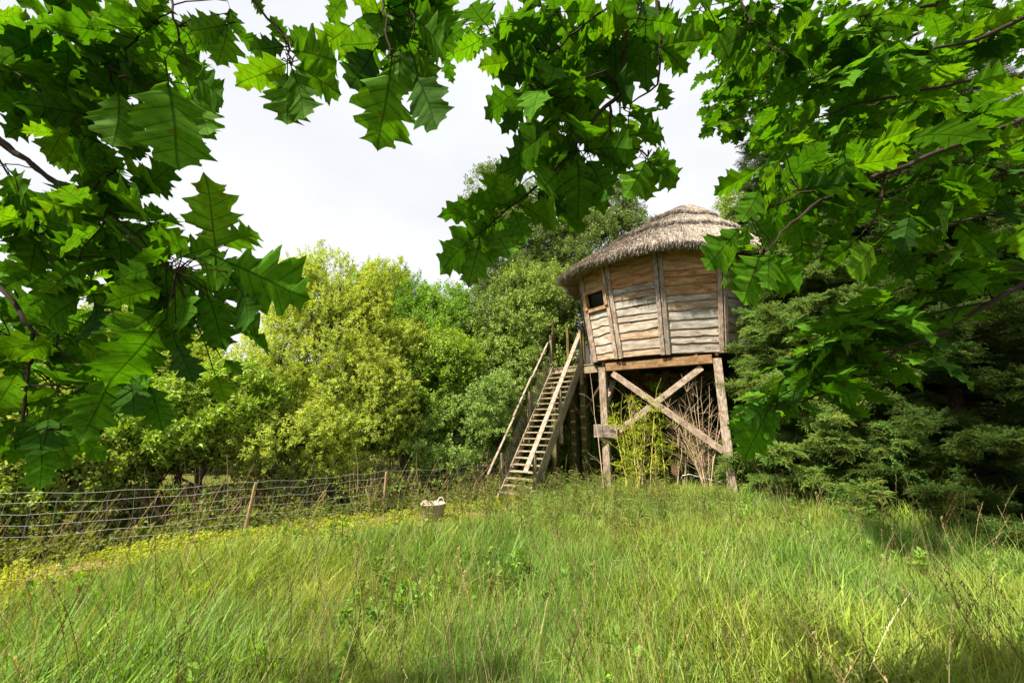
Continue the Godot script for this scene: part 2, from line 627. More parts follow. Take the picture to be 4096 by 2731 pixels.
func eave_radius(a: float) -> float:
	var tab := [[-190, 3.78], [-170, 3.5], [-140, 3.2], [-90, 3.0], [-40, 3.1], [10, 3.2], [50, 3.0], [93, 2.78], [121, 3.02], [143, 3.2], [166, 3.72], [176, 3.86], [190, 3.5]]
	var deg := rad_to_deg(wrapf(a, -PI, PI))
	for i in tab.size() - 1:
		if deg <= tab[i + 1][0]:
			var k: float = clampf((deg - tab[i][0]) / (tab[i + 1][0] - tab[i][0]), 0, 1)
			return lerpf(tab[i][1], tab[i + 1][1], k * k * (3 - 2 * k))
	return 3.5

func roof_at(a: float, t: float, lift := 0.0) -> Vector3:
	var r := eave_radius(a)
	var e := Vector3(HUT.x + 0.05 + cos(a) * r, 6.62 + 0.05 * sin(a * 3.0 + 1.0), HUT.y + 0.2 + sin(a) * r)
	var p := APEX.lerp(e, t)
	p.y += 0.06 * sin(PI * minf(t, 1.0)) - 0.5 * pow(maxf(t - 0.86, 0.0), 1.6) * 6.0 * 0.4
	var b := 0.06 * nz.get_noise_2d(a * 45.0, t * 40.0)
	return p + (Vector3.UP * 0.8 + Vector3(cos(a), 0, sin(a)) * 0.6) * (lift + b)

func tier_edge(k: int, a: float) -> float:
	var w := 0.035 * nz.get_noise_2d(a * 60.0, k * 90.0) + 0.045 * absf(sin(a * 3.5 + k)) - 0.02
	return [1.0, 0.56, 0.29][k] + w * (1.0 if k > 0 else 0.3)

func build_hut() -> void:
	rng.seed = 77
	var hut := thing("thatched_tree_hut", "weathered plank hut on tall wooden posts under a shaggy thatched roof", "hut", Vector3(HUT.x, 0, HUT.y))
	var o := Vector3(HUT.x, 0, HUT.y)
	# legs
	var pr := Vector3(5.3, 0, -9.85) - o
	var pl := Vector3(2.68, 0, -11.35) - o
	var back := Vector3(1.6, 0, -2.75)
	var feet := [pl, pr, pl + back, pr + back, (pl + pr) * 0.5 + back * 0.55]
	var fdir := (pr - pl).normalized()
	for i in feet.size():
		var w := 0.2 if i < 2 else 0.19
		var f: Vector3 = feet[i]
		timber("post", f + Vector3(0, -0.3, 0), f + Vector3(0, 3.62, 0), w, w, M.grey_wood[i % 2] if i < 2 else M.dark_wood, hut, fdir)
	for i in 2:
		var a: Vector3 = feet[0 if i == 0 else 2]
		var b: Vector3 = feet[1 if i == 0 else 3]
		timber("beam", a + Vector3(0, 3.615, 0) + fdir * (0.115 if i == 0 else -0.2), b + Vector3(0, 3.615, 0) - fdir * (0.115 if i == 0 else -0.2), 0.16, 0.23, M.brown_wood[0], hut)
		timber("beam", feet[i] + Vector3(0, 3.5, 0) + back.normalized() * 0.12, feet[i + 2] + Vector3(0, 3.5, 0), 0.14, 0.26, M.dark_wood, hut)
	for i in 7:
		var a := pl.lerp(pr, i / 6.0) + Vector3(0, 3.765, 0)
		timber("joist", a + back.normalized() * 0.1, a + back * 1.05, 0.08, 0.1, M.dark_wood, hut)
	# crossed braces between the front legs, then those further back
	var fr := -back.normalized()
	timber("brace", pl + fdir * 0.3 + Vector3(0, 3.42, 0) + fr * 0.06, pr - fdir * 0.1 + Vector3(0, 1.32, 0) + fr * 0.06, 0.06, 0.175, M.grey_wood[0], hut)
	timber("brace", pr - fdir * 0.38 + Vector3(0, 3.42, 0) - fr * 0.02, pl + fdir * 0.12 + Vector3(0, 1.62, 0) - fr * 0.02, 0.06, 0.165, M.grey_wood[1], hut)
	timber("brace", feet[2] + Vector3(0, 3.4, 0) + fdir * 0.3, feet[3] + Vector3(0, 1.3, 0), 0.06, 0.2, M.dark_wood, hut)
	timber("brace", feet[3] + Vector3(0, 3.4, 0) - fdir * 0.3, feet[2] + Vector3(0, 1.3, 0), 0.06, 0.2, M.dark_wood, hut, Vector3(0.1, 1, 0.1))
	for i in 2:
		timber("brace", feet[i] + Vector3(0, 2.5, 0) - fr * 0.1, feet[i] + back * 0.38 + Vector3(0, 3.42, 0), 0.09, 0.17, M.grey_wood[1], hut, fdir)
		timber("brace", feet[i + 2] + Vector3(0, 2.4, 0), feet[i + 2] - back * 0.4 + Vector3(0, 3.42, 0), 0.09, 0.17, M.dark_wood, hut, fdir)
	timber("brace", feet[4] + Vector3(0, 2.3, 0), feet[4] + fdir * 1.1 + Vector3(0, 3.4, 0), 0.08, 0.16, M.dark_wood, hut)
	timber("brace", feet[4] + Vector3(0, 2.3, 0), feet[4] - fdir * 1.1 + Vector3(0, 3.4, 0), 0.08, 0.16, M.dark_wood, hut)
	# floor
	var st := mb()
	var n := CORNERS.size()
	for i in n:
		var c: Array = CORNERS[i]
		var d: Array = CORNERS[(i + 1) % n]
		var a := (Vector3(c[0], FLOOR_Y, c[1]) - o) * Vector3(0.985, 1, 0.985)
		var b := (Vector3(d[0], FLOOR_Y, d[1]) - o) * Vector3(0.985, 1, 0.985)
		var dn := Vector3(0, -0.03, 0)
		var m := Vector3(0, FLOOR_Y, 0)
		tri(st, m, a, b)
		tri(st, m + dn, b + dn, a + dn)
		quad(st, a, Vector2.ZERO, a + dn, Vector2(0, 0.05), b + dn, Vector2(1, 0.05), b, Vector2(1, 0))
	done(st, "floor_deck", M.dark_wood, hut)
	# walls: a lining behind, boards over it, two battens on each corner
	for i in n:
		var c: Array = CORNERS[i]
		var d: Array = CORNERS[(i + 1) % n]
		var ct: Array = TOPS[i]
		var dt: Array = TOPS[(i + 1) % n]
		var a := Vector3(c[0], FLOOR_Y, c[1]) - o
		var b := Vector3(d[0], FLOOR_Y, d[1]) - o
		var at_ := Vector3(ct[0], WALL_Y, ct[1]) - o
		var bt := Vector3(dt[0], WALL_Y, dt[1]) - o
		var out := (b - a).cross(at_ - a).normalized()
		if out.dot(a + b) < 0: out = -out
		var inw := -out * 0.05
		var glazed := i == 0
		st = mb()
		var hole := [0.54, 0.77, 0.07, 0.93]
		var P := func(u: float, v: float, k: float) -> Vector3:
			return a.lerp(b, u).lerp(at_.lerp(bt, u), v) + out * k
		var spans := [[0.0, 1.0, 0.0, 1.0]]
		if glazed: spans = [[0.0, 1.0, 0.0, hole[0]], [0.0, 1.0, hole[1], 1.0], [0.0, hole[2], hole[0], hole[1]], [hole[3], 1.0, hole[0], hole[1]]]
		for s in spans:
			for k in [-0.055, -0.02]:
				var q := [P.call(s[0], s[2], k), P.call(s[1], s[2], k), P.call(s[1], s[3], k), P.call(s[0], s[3], k)]
				if k > -0.03: quad(st, q[0], Vector2.ZERO, q[3], Vector2(0, 2), q[2], Vector2(1, 2), q[1], Vector2(1, 0))
				else: quad(st, q[0], Vector2.ZERO, q[1], Vector2(1, 0), q[2], Vector2(1, 2), q[3], Vector2(0, 2))
		var wall := done(st, "wall", M.dark_wood, hut)
		# boards from the bottom up, each with a wandering lower edge, lapped over the one below
		var rows := rng.randi_range(10, 12)
		var cuts := [0.0]
		for r in rows: cuts.append(cuts[-1] + rf(0.75, 1.3))
		for r in rows + 1: cuts[r] = cuts[r] / cuts[rows]
		if glazed: cuts = [0.0, 0.07, 0.165, 0.27, 0.36, 0.455, 0.54, 0.77, 0.875, 1.0]
		var len := a.distance_to(b)
		for r in cuts.size() - 1:
			if glazed and r == 6: continue
			var v0: float = cuts[r]
			var v1: float = cuts[r + 1] + 0.012
			var off := Vector2(rf(0, 1), rf(0, 1))
			var wob := rf(0, 500)
			var wave := rf(0.004, 0.0135) if r > 0 else 0.002
			st = mb()
			var cols := 9
			var tilt := rf(-0.006, 0.006)
			for k in cols:
				var u0 := 0.012 + 0.976 * k / cols
				var u1 := 0.012 + 0.976 * (k + 1) / cols
				var e0 := v0 + wave * nz.get_noise_2d(u0 * len * 170.0 + wob, 3.0) * 1.6 + tilt * (u0 - 0.5)
				var e1 := v0 + wave * nz.get_noise_2d(u1 * len * 170.0 + wob, 3.0) * 1.6 + tilt * (u1 - 0.5)
				var h := 2.85
				var t0: Vector3 = P.call(u0, v1, 0.0)
				var t1: Vector3 = P.call(u1, v1, 0.0)
				var f0: Vector3 = P.call(u0, e0, 0.034)
				var f1: Vector3 = P.call(u1, e1, 0.034)
				var g0: Vector3 = P.call(u0, e0 + 0.003, 0.002)
				var g1: Vector3 = P.call(u1, e1 + 0.003, 0.002)
				var x0 := u0 * len * 0.5
				var x1 := u1 * len * 0.5
				quad(st, f0, off + Vector2(x0, e0 * h), t0, off + Vector2(x0, v1 * h), t1, off + Vector2(x1, v1 * h), f1, off + Vector2(x1, e1 * h))
				quad(st, g0, off + Vector2(x0, e0 * h), f0, off + Vector2(x0, e0 * h + 0.03), f1, off + Vector2(x1, e1 * h + 0.03), g1, off + Vector2(x1, e1 * h))
			var high := (v0 + v1) * 0.5
			var pool: Array = M.board_grey if high + rf(-0.12, 0.12) < 0.66 else M.board_brown
			done(st, "board", pool[rng.randi() % pool.size()], wall)
		# battens
		for k in 2:
			var u := 0.0 if k == 0 else 1.0
			var along := (b - a).normalized() * (0.062 if k == 0 else -0.062)
			var lo: Vector3 = P.call(u, -0.012, 0.052) + along
			var hi: Vector3 = P.call(u, 1.0, 0.052) + along
			st = mb()
			beam(st, lo, hi, 0.118, 0.045, out)
			done(st, "corner_batten", M.grey_wood[(i + k) % 3], hut)
		if glazed:
			var win := Node3D.new()
			win.name = "window"
			hut.add_child(win, true)
			var u0: float = hole[2] + 0.03
			var u1: float = hole[3] - 0.03
			var v0: float = hole[0]
			var v1: float = hole[1]
			for e in [[u0, v0 + 0.012, u1, v0 + 0.012], [u0, v1 - 0.012, u1, v1 - 0.012], [u0, v0, u0, v1], [u1, v0, u1, v1]]:
				var p0: Vector3 = P.call(e[0], e[1], 0.02)
				var p1: Vector3 = P.call(e[2], e[3], 0.02)
				if e[0] == e[2]:
					p0 += (p1 - p0).normalized() * 0.07
					p1 -= (p1 - p0).normalized() * 0.07
				timber("frame", p0 + out * 0.025, p1 + out * 0.025, 0.11, 0.16 if e[0] == e[2] else 0.075, M.board_brown[2], win, out)
			st = mb()
			for e in [-0.03, -0.036]:
				quad(st, P.call(u0, v0, e), Vector2.ZERO, P.call(u0, v1, e), Vector2.ZERO, P.call(u1, v1, e), Vector2.ZERO, P.call(u1, v0, e), Vector2.ZERO)
			done(st, "pane", M.glass, win)
	# roof
	st = mb(true)
	var step := 96
	for k in step:
		var a0 := TAU * k / step
		var a1 := TAU * (k + 1) / step
		for j in 14:
			var t0 := j / 14.0
			var t1 := (j + 1) / 14.0
			quad(st, roof_at(a0, t0) - o, Vector2(a0, t0), roof_at(a1, t0) - o, Vector2(a1, t0), roof_at(a1, t1) - o, Vector2(a1, t1), roof_at(a0, t1) - o, Vector2(a0, t1))
		# the cut edge of the thatch and its underside
		var e0 := roof_at(a0, 1.0) - o
		var e1 := roof_at(a1, 1.0) - o
		var d0 := e0 + Vector3(-cos(a0) * 0.12, -0.12, -sin(a0) * 0.12)
		var d1 := e1 + Vector3(-cos(a1) * 0.12, -0.12, -sin(a1) * 0.12)
		var i0 := Vector3(cos(a0) * 1.9, 6.9, sin(a0) * 1.9)
		var i1 := Vector3(cos(a1) * 1.9, 6.9, sin(a1) * 1.9)
		quad(st, e0, Vector2(a0, 1), e1, Vector2(a1, 1), d1, Vector2(a1, 1.1), d0, Vector2(a0, 1.1))
		quad(st, d0, Vector2(a0, 1.1), d1, Vector2(a1, 1.1), i1, Vector2(a1, 1.5), i0, Vector2(a0, 1.5))
		tri(st, i0, i1, Vector3(0, 7.3, 0))
	var roof := done(st, "roof", M.thatch, hut)
	for tier in [1, 2]:
		st = mb(true)
		for k in step:
			var a0 := TAU * k / step
			var a1 := TAU * (k + 1) / step
			var e0 := tier_edge(tier, a0)
			var e1 := tier_edge(tier, a1)
			var lift: float = 0.095 * tier + 0.012
			for j in 5:
				quad(st, roof_at(a0, e0 * j / 5.0, lift) - o, Vector2(a0, j), roof_at(a1, e1 * j / 5.0, lift) - o, Vector2(a1, j), roof_at(a1, e1 * (j + 1) / 5.0, lift) - o, Vector2(a1, j + 1), roof_at(a0, e0 * (j + 1) / 5.0, lift) - o, Vector2(a0, j + 1))
			quad(st, roof_at(a0, e0, lift) - o, Vector2(a0, 0), roof_at(a1, e1, lift) - o, Vector2(a1, 0), roof_at(a1, e1 - 0.02, -0.02) - o, Vector2(a1, 1), roof_at(a0, e0 - 0.02, -0.02) - o, Vector2(a0, 1))
		done(st, "thatch_tier", M.thatch, roof)
	var straw := mb()
	for s in 2:
		var w := 0.011
		var z := 0.02 * s
		quad(straw, Vector3(-w, 0, 0), Vector2.ZERO, Vector3(-w, 0.5, 0.05 + z), Vector2.ZERO, Vector3(w, 0.5, 0.05 - z), Vector2.ZERO, Vector3(w, 0, 0), Vector2.ZERO)
		quad(straw, Vector3(-w, 0.5, 0.05 + z), Vector2.ZERO, Vector3(-w * 0.3, 1, -0.05), Vector2.ZERO, Vector3(w * 0.3, 1, -0.05), Vector2.ZERO, Vector3(w, 0.5, 0.05 - z), Vector2.ZERO)
	straw.generate_normals()
	var xf := []
	var cols := []
	for i in 84000:
		var a := rf(0, TAU)
		var kind := 0
		var t := sqrt(rf(0.0, 1.0))
		if i > 50000: kind = 1
		if i > 71000: kind = 2
		var e := tier_edge(kind, a)
		t *= e
		var hem := i % 5 == 0
		if hem: t = e - rf(-0.012, 0.03)
		var lift: float = 0.095 * kind + 0.014 + (0.0 if not hem else rf(-0.11, 0.03))
		var p := roof_at(a, t, lift)
		if hem and kind == 0: p += Vector3(-cos(a), 0, -sin(a)) * rf(0.0, 0.14)
		var q := roof_at(a, t + 0.06, 0.095 * kind + 0.014)
		var dir := (q - roof_at(a, t, 0.095 * kind + 0.014)).normalized()
		var nor := (Vector3.UP * 0.8 + Vector3(cos(a), 0, sin(a)) * 0.6).normalized()
		dir = (dir + rdir() * 0.42 + nor * rf(0.0, 0.12)).normalized()
		if hem: dir = (dir + Vector3.DOWN * rf(0.0, 1.1 if kind == 0 else 0.5) + rdir() * 0.25).normalized()
		var l := rf(0.12, 0.27)
		xf.append(Transform3D(facing(dir, (nor + rdir() * 0.5).normalized(), Vector3(rf(0.22, 0.5), l, l)), p - o - dir * l * 0.4))
		var b := rf(0.45, 1.5) * (1.0 + 0.3 * nz.get_noise_2d(p.x * 260.0, p.z * 260.0))
		cols.append(Color(0.35, 0.31, 0.275) * b)
	for i in 9000:
		var a := rf(0, TAU)
		var e := roof_at(a, 1.0) - o
		var u := pow(rf(0, 1), 1.6)
		var p := (e + Vector3(-cos(a) * 0.12, -0.13, -sin(a) * 0.12)).lerp(Vector3(cos(a) * 1.9, 6.88, sin(a) * 1.9), u)
		var dir := (Vector3(cos(a), -0.35, sin(a)) + rdir() * 0.5).normalized()
		xf.append(Transform3D(facing(dir, Vector3.DOWN, Vector3(0.6, 0.2, 0.2)), p - dir * 0.12))
		cols.append(Color(0.3, 0.25, 0.2) * rf(0.5, 1.3))
	scatter("straw", straw.commit(), M.straw, xf, cols, roof)

func build_sign() -> void:
	var c := Vector3(2.66, 1.79, -11.35)
	var face := Vector3(-0.18, 0, 0.98).normalized()
	var side := Vector3.UP.cross(face).normalized()
	c += face * 0.2
	var s := thing("wooden_sign", "small grey plank sign with faint brushed lettering on the left hut post", "sign", c)
	var st := mb()
	beam(st, -side * 0.32 + Vector3(0, 0.01, 0), side * 0.32 + Vector3(0, -0.005, 0), 0.025, 0.36, Vector3.UP)
	done(st, "panel", M.grey_wood[2], s)
	for k in 2:
		st = mb()
		beam(st, Vector3(0, 0.1 - 0.2 * k, 0) - face * 0.075, Vector3(0, 0.1 - 0.2 * k, 0) - face * 0.0135, 0.05, 0.05)
		done(st, "bracket", M.dark_wood, s)
	var t := TextMesh.new()
	t.text = "La Palombière"
	var f := SystemFont.new()
	f.font_names = PackedStringArray(["Droid Serif"])
	f.font_italic = true
	t.font = f
	t.font_size = 32
	t.pixel_size = 0.0026
	t.depth = 0.002
	var w := put("lettering", t, M.ink, s)
	w.transform = Transform3D(Basis(side, Vector3.UP, face), face * 0.0145 + Vector3(0, 0.005, 0))

# ---------------------------------------------------------------- the stair
func build_stair() -> void:
	rng.seed = 31
	var wid := Vector3(0.76, 0, 0.65)
	var go := Vector3(0.65, 0, -0.76)
	var o := Vector3(-0.32, 0.05, -11.1)
	var w := 1.04
	var run := 2.65
	var rise := 3.74
	var s := thing("wooden_stair", "steep wooden stair with plank handrails and wire mesh sides leading up to the hut", "stair", o)
	var top := go * run + Vector3.UP * rise
	var slope := top.normalized()
	var nrm := (Vector3.UP * run - go * rise).normalized()
	for k in 2:
		var a := wid * w * k - slope * 0.15
		var st := mb()
		beam(st, a, a + slope * (top.length() + 0.25), 0.06, 0.24, nrm)
		done(st, "stringer", M.stair_wood[k], s)
	for i in 21:
		var p := go * run * (i + 0.6) / 21.5 + Vector3.UP * (rise * (i + 0.75) / 21.5)
		timber("tread", p + wid * 0.035, p + wid * (w - 0.035), 0.22, 0.036, M.stair_wood[i % 3], s)
		if i % 2 == 0: timber("cleat", p + wid * 0.05 - Vector3.UP * 0.05 - go * 0.1, p + wid * 0.05 - Vector3.UP * 0.05 + go * 0.1, 0.04, 0.05, M.stair_wood[1], s)
	# balusters and rails
	var posts := [[0.04, 0.98], [0.52, 0.98], [1.0, 1.25]]
	for k in 2:
		for q in posts:
			var b: Vector3 = top * q[0] + wid * (w * k + (0.06 if k else -0.06))
			timber("rail_post", b - Vector3.UP * (0.55 if q[0] > 0.1 else 0.25), b + Vector3.UP * (q[1] if k else q[1] * 1.02), 0.085, 0.085, M.stair_wood[(k + 1) % 3], s, go)
	var r0 := wid * (w + 0.0) + Vector3.UP * 0.82 - go * 0.22 - Vector3.UP * 0.1
	var st := mb()
	beam(st, r0, r0 + slope * (top.length() + 0.55), 0.155, 0.035, nrm)
	done(st, "handrail", M.rail_wood, s)
	var l0 := -wid * 0.1 + Vector3.UP * 0.8 - go * 0.25
	for k in 3:
		st = mb()
		var t0 := [-0.05, 0.36, 0.68]
		var t1 := [0.38, 0.7, 1.05]
		var lift := 0.035 * (k % 2)
		beam(st, l0 + top * t0[k] + nrm * lift, l0 + top * t1[k] + nrm * lift, 0.075, 0.035, nrm)
		done(st, "handrail", M.rail_wood, s)
	# diamond wire mesh on both sides
	for k in 2:
		st = mb()
		var base := wid * (w * k + (0.105 if k else -0.105))
		var n := 34
		for i in n:
			for d in [-1.0, 1.0]:
				var p := Vector2(float(i) / n * top.length() * 1.0, 0.08)
				var q := p + Vector2(d * 0.36 + 0.05, 0.66)
				if q.x < 0.0 or q.x > top.length() + 0.2: continue
				tube(st, bent(base + slope * p.x + Vector3.UP * p.y, base + slope * q.x + Vector3.UP * q.y, 3, 0.006), 0.0022, 0.0022, 3)
		tag(done(st, "wire_mesh", M.old_wire, s), "", "", "", "stuff")
	# the landing with its posts and rail
	var la := top + Vector3.UP * 0.06
	for i in 9:
		var p := la + go * (0.08 + 0.155 * i) - wid * 0.75
		timber("landing_plank", p, p + wid * 3.2, 0.145, 0.035, M.dark_wood if i > 1 else M.stair_wood[2], s)
	timber("landing_beam", la - wid * 0.8 - Vector3.UP * 0.16 + go * 0.06, la + wid * 2.5 - Vector3.UP * 0.16 + go * 0.06, 0.09, 0.22, M.stair_wood[1], s)
	timber("landing_beam", la - wid * 0.8 - Vector3.UP * 0.16 + go * 1.3, la + wid * 2.5 - Vector3.UP * 0.16 + go * 1.3, 0.09, 0.22, M.dark_wood, s)
	for q in [[-0.5, 0.1, 1.6], [-0.05, 0.12, 1.7], [0.32, 0.5, 1.5], [-0.5, 1.25, 1.5], [1.15, 0.1, 1.3]]:
		var p: Vector3 = la + wid * q[0] + go * q[1]
		timber("landing_post", p - Vector3.UP * 0.4, p + Vector3.UP * q[2], 0.1, 0.1, M.mossy_wood, s, go)
	timber("landing_rail", la - wid * 0.55 + go * 1.25 + Vector3.UP * 1.05, la + wid * 2.0 + go * 1.25 + Vector3.UP * 1.05, 0.05, 0.12, M.dark_wood, s)
	for q in [[-0.15, 0.25], [0.35, 0.7], [0.95, 0.35], [-0.1, 1.2]]:
		var p: Vector3 = la + wid * q[0] + go * q[1]
		timber("stilt", Vector3(p.x, -0.3, p.z), Vector3(p.x, la.y - 0.28, p.z), 0.19, 0.19, M.mossy_wood, s, go)
	var p0 := la + wid * 0.95 + go * 0.35
	timber("stilt_brace", Vector3(p0.x, 2.3, p0.z), Vector3(p0.x, 3.5, p0.z) + wid * 0.9, 0.06, 0.14, M.dark_wood, s, go)
	timber("stilt_brace", Vector3(p0.x, 2.0, p0.z), Vector3(p0.x, 3.4, p0.z) - wid * 0.9 + go * 0.1, 0.06, 0.14, M.dark_wood, s, go)
	# black sheet hung over the far rail of the landing
	var tarp_at: Vector3 = o + la + go * 1.18 + wid * 0.1
	st = mb(true)
	for i in 12:
		for j in 6:
			var P := func(a: float, b: float) -> Vector3:
				return wid * a * 1.7 + Vector3.UP * (0.98 - b * 0.95 + 0.05 * sin(a * 9.0) * (1 - b)) - go * (0.05 + 0.06 * sin(a * 17.0 + b * 3.0) * b + 0.12 * b)
			quad(st, P.call(i / 12.0, j / 6.0), Vector2.ZERO, P.call((i + 1) / 12.0, j / 6.0), Vector2.ZERO, P.call((i + 1) / 12.0, (j + 1) / 6.0), Vector2.ZERO, P.call(i / 12.0, (j + 1) / 6.0), Vector2.ZERO)
	var tarp := done(st, "tarpaulin", M.tarp)
	tarp.position = tarp_at
	tag(tarp, "black sheet draped over the landing rail at the top of the stair", "tarpaulin")

# ---------------------------------------------------------------- the fence
func build_fence() -> void:
	rng.seed = 12
	var line := [Vector2(-13.5, -4.2), Vector2(-9.3, -6.15), Vector2(-5.0, -7.8), Vector2(-2.85, -9.1), Vector2(-0.5, -11.0)]
	var f := thing("wire_fence", "sheep wire fence on thin wooden stakes running along the shrubs to the stair", "fence", Vector3(line[2].x, gh(line[2].x, line[2].y), line[2].y))
	var org := f.position
	var G := func(u: float, y: float, wob: float) -> Vector3:
		var i := clampi(int(u), 0, 3)
		var p: Vector2 = line[i].lerp(line[i + 1], u - i)
		return Vector3(p.x, gh(p.x, p.y) * 0.9 + y * (1.0 + 0.2 * smoothstep(2.0, 1.0, u)) + 0.012 * sin(u * 23.0 + y * 9.0) * wob - 0.03 * sin((u - i) * PI), p.y) - org
	for i in [1, 2, 3]:
		var p: Vector2 = line[i]
		var b := Vector3(p.x, gh(p.x, p.y) - 0.25, p.y) - org
		var lean := Vector3([0.0, 0.13, 0.05][i - 1], 0, 0.02)
		var st := mb(true)
		tube(st, [b, b + Vector3(0, 0.6, 0) + lean * 0.5, b + Vector3(0, 1.16, 0) + lean], 0.036, 0.03, 7)
		tube(st, [b + Vector3(0, 1.16, 0) + lean, b + Vector3(0, 1.165, 0) + lean], 0.03, 0.001, 7)
		done(st, "stake", M.stake, f)
	for y in [0.06, 0.2, 0.34, 0.49, 0.64, 0.79, 0.92]:
		var st := mb(true)
		var pts := []
		for i in 61: pts.append(G.call(i / 15.0, y, 1.0) + Vector3(0, rf(-0.004, 0.004), 0))
		tube(st, pts, 0.0021, 0.0021, 4)
		done(st, "wire", M.wire, f)
	var u := 0.05
	while u < 4.0:
		var st := mb(true)
		var pts := []
		var k := rf(-0.006, 0.006)
		for y in [0.05, 0.2, 0.34, 0.49, 0.64, 0.79, 0.925]: pts.append(G.call(u + k * sin(y * 8.0) + rf(-0.004, 0.004), y, 1.0))
		tube(st, pts, 0.0018, 0.0018, 3)
		done(st, "stay_wire", M.wire, f)
		u += 0.31 / maxf(0.6, line[int(u)].distance_to(line[mini(int(u) + 1, 4)])) * rf(0.9, 1.12)

# ---------------------------------------------------------------- small things
func build_small() -> void:
	rng.seed = 45
	# tub
	var c := at(1728, 2100, 7.55)
	c.y = gh(c.x, c.z)
	var tub := thing("plastic_tub", "pale beige two handled tub standing by the fence near the stair foot", "tub", c)
	var st := mb(true)
	var prof := [[0.0, 0.02], [0.17, 0.02], [0.19, 0.04], [0.235, 0.37], [0.245, 0.375], [0.235, 0.385], [0.22, 0.37], [0.175, 0.06], [0.0, 0.05]]
	for i in prof.size() - 1:
		for k in 24:
			var a0 := TAU * k / 24
			var a1 := TAU * (k + 1) / 24
			var p: Array = prof[i]
			var q: Array = prof[i + 1]
			quad(st, Vector3(cos(a0) * p[0], p[1], sin(a0) * p[0]), Vector2.ZERO, Vector3(cos(a0) * q[0], q[1], sin(a0) * q[0]), Vector2.ZERO, Vector3(cos(a1) * q[0], q[1], sin(a1) * q[0]), Vector2.ZERO, Vector3(cos(a1) * p[0], p[1], sin(a1) * p[0]), Vector2.ZERO)
	done(st, "tub_body", M.tub, tub)
	for k in 2:
		st = mb(true)
		var pts := []
		for i in 9:
			var a := PI * i / 8.0
			pts.append(Vector3(-0.12 + 0.24 * k + 0.06 * cos(a), 0.37 + 0.085 * sin(a), 0.19 - 0.38 * k))
		tube(st, pts, 0.013, 0.013, 6)
		done(st, "handle", M.tub, tub)
	# stump
	c = at(3092, 2010, 10.2)
	c.y = gh(c.x, c.z)
	var stump := thing("tree_stump", "split reddish brown stump at the foot of the bright spruce", "stump", c)
	st = mb(true)
	var cap := mb()
	for k in 14:
		var ring := []
		for q in [k, (k + 1) % 14]:
			var a: float = TAU * q / 14.0
			var r := 0.15 + 0.03 * nz.get_noise_2d(q * 80.0, 5.0)
			var h := 0.52 + 0.1 * nz.get_noise_2d(q * 70.0, 50.0)
			ring.append([Vector3(cos(a) * r * 1.35, -0.1, sin(a) * r * 1.35), Vector3(cos(a) * r, 0.2, sin(a) * r), Vector3(cos(a) * r * 0.95, h, sin(a) * r * 0.95)])
		for j in 2:
			quad(st, ring[0][j], Vector2(k * 0.1, j), ring[0][j + 1], Vector2(k * 0.1, j + 1), ring[1][j + 1], Vector2(k * 0.1 + 0.1, j + 1), ring[1][j], Vector2(k * 0.1 + 0.1, j))
		tri(cap, ring[0][2], Vector3(0, 0.5, 0), ring[1][2])
	done(st, "bark", M.bark_red, stump)
	done(cap, "cut_face", M.chip, stump)
	# barrow behind the right leg
	c = at(2868, 1990, 10.9)
	c.y = gh(c.x, c.z)
	var bar := thing("wheelbarrow", "green wheelbarrow half hidden behind the right hut post", "wheelbarrow", c)
	st = mb()
	var lo := [Vector3(-0.28, 0.3, -0.16), Vector3(0.25, 0.3, -0.16), Vector3(0.25, 0.3, 0.16), Vector3(-0.28, 0.3, 0.16)]
	var hi := [Vector3(-0.45, 0.5, -0.27), Vector3(0.42, 0.62, -0.27), Vector3(0.42, 0.62, 0.27), Vector3(-0.45, 0.5, 0.27)]
	for i in 4:
		var j := (i + 1) % 4
		quad(st, lo[i], Vector2.ZERO, hi[i], Vector2.ZERO, hi[j], Vector2.ZERO, lo[j], Vector2.ZERO)
		var ins := Vector3(0.985, 1, 0.97)
		quad(st, lo[j] * ins + Vector3(0, 0.012, 0), Vector2.ZERO, hi[j] * ins, Vector2.ZERO, hi[i] * ins, Vector2.ZERO, lo[i] * ins + Vector3(0, 0.012, 0), Vector2.ZERO)
	quad(st, lo[0], Vector2.ZERO, lo[1], Vector2.ZERO, lo[2], Vector2.ZERO, lo[3], Vector2.ZERO)
	done(st, "tray", M.green_paint, bar)
	for k in [-1.0, 1.0]:
		st = mb(true)
		tube(st, [Vector3(0.5, 0.2, k * 0.06), Vector3(0.1, 0.28, k * 0.17), Vector3(-0.6, 0.46, k * 0.27), Vector3(-0.8, 0.42, k * 0.28), Vector3(-0.86, 0.3, k * 0.28)], 0.016, 0.016, 6)
		done(st, "handle", M.pale_metal, bar)
		st = mb(true)
		tube(st, [Vector3(-0.15, 0.32, k * 0.16), Vector3(-0.3, 0.0, k * 0.2)], 0.014, 0.014, 6)
		done(st, "leg", M.pale_metal, bar)
	var tor := TorusMesh.new()
	tor.inner_radius = 0.12
	tor.outer_radius = 0.18
	tor.rings = 20
	tor.ring_segments = 8
	var wheel := put("wheel", tor, M.tarp, bar)
	wheel.transform = Transform3D(Basis(Vector3.RIGHT, PI / 2), Vector3(0.58, 0.18, 0))
	# green cane leaning by the spruce
	c = at(2985, 1990, 9.6)
	c.y = gh(c.x, c.z)
	st = mb(true)
	tube(st, [Vector3(0.14, -0.1, 0), Vector3(0.0, 0.5, 0), Vector3(-0.2, 1.15, 0)], 0.014, 0.01, 6)
	var cane := done(st, "garden_cane", M.cane)
	cane.position = c
	tag(cane, "pale green cane leaning in the grass between hut post and spruce", "cane")

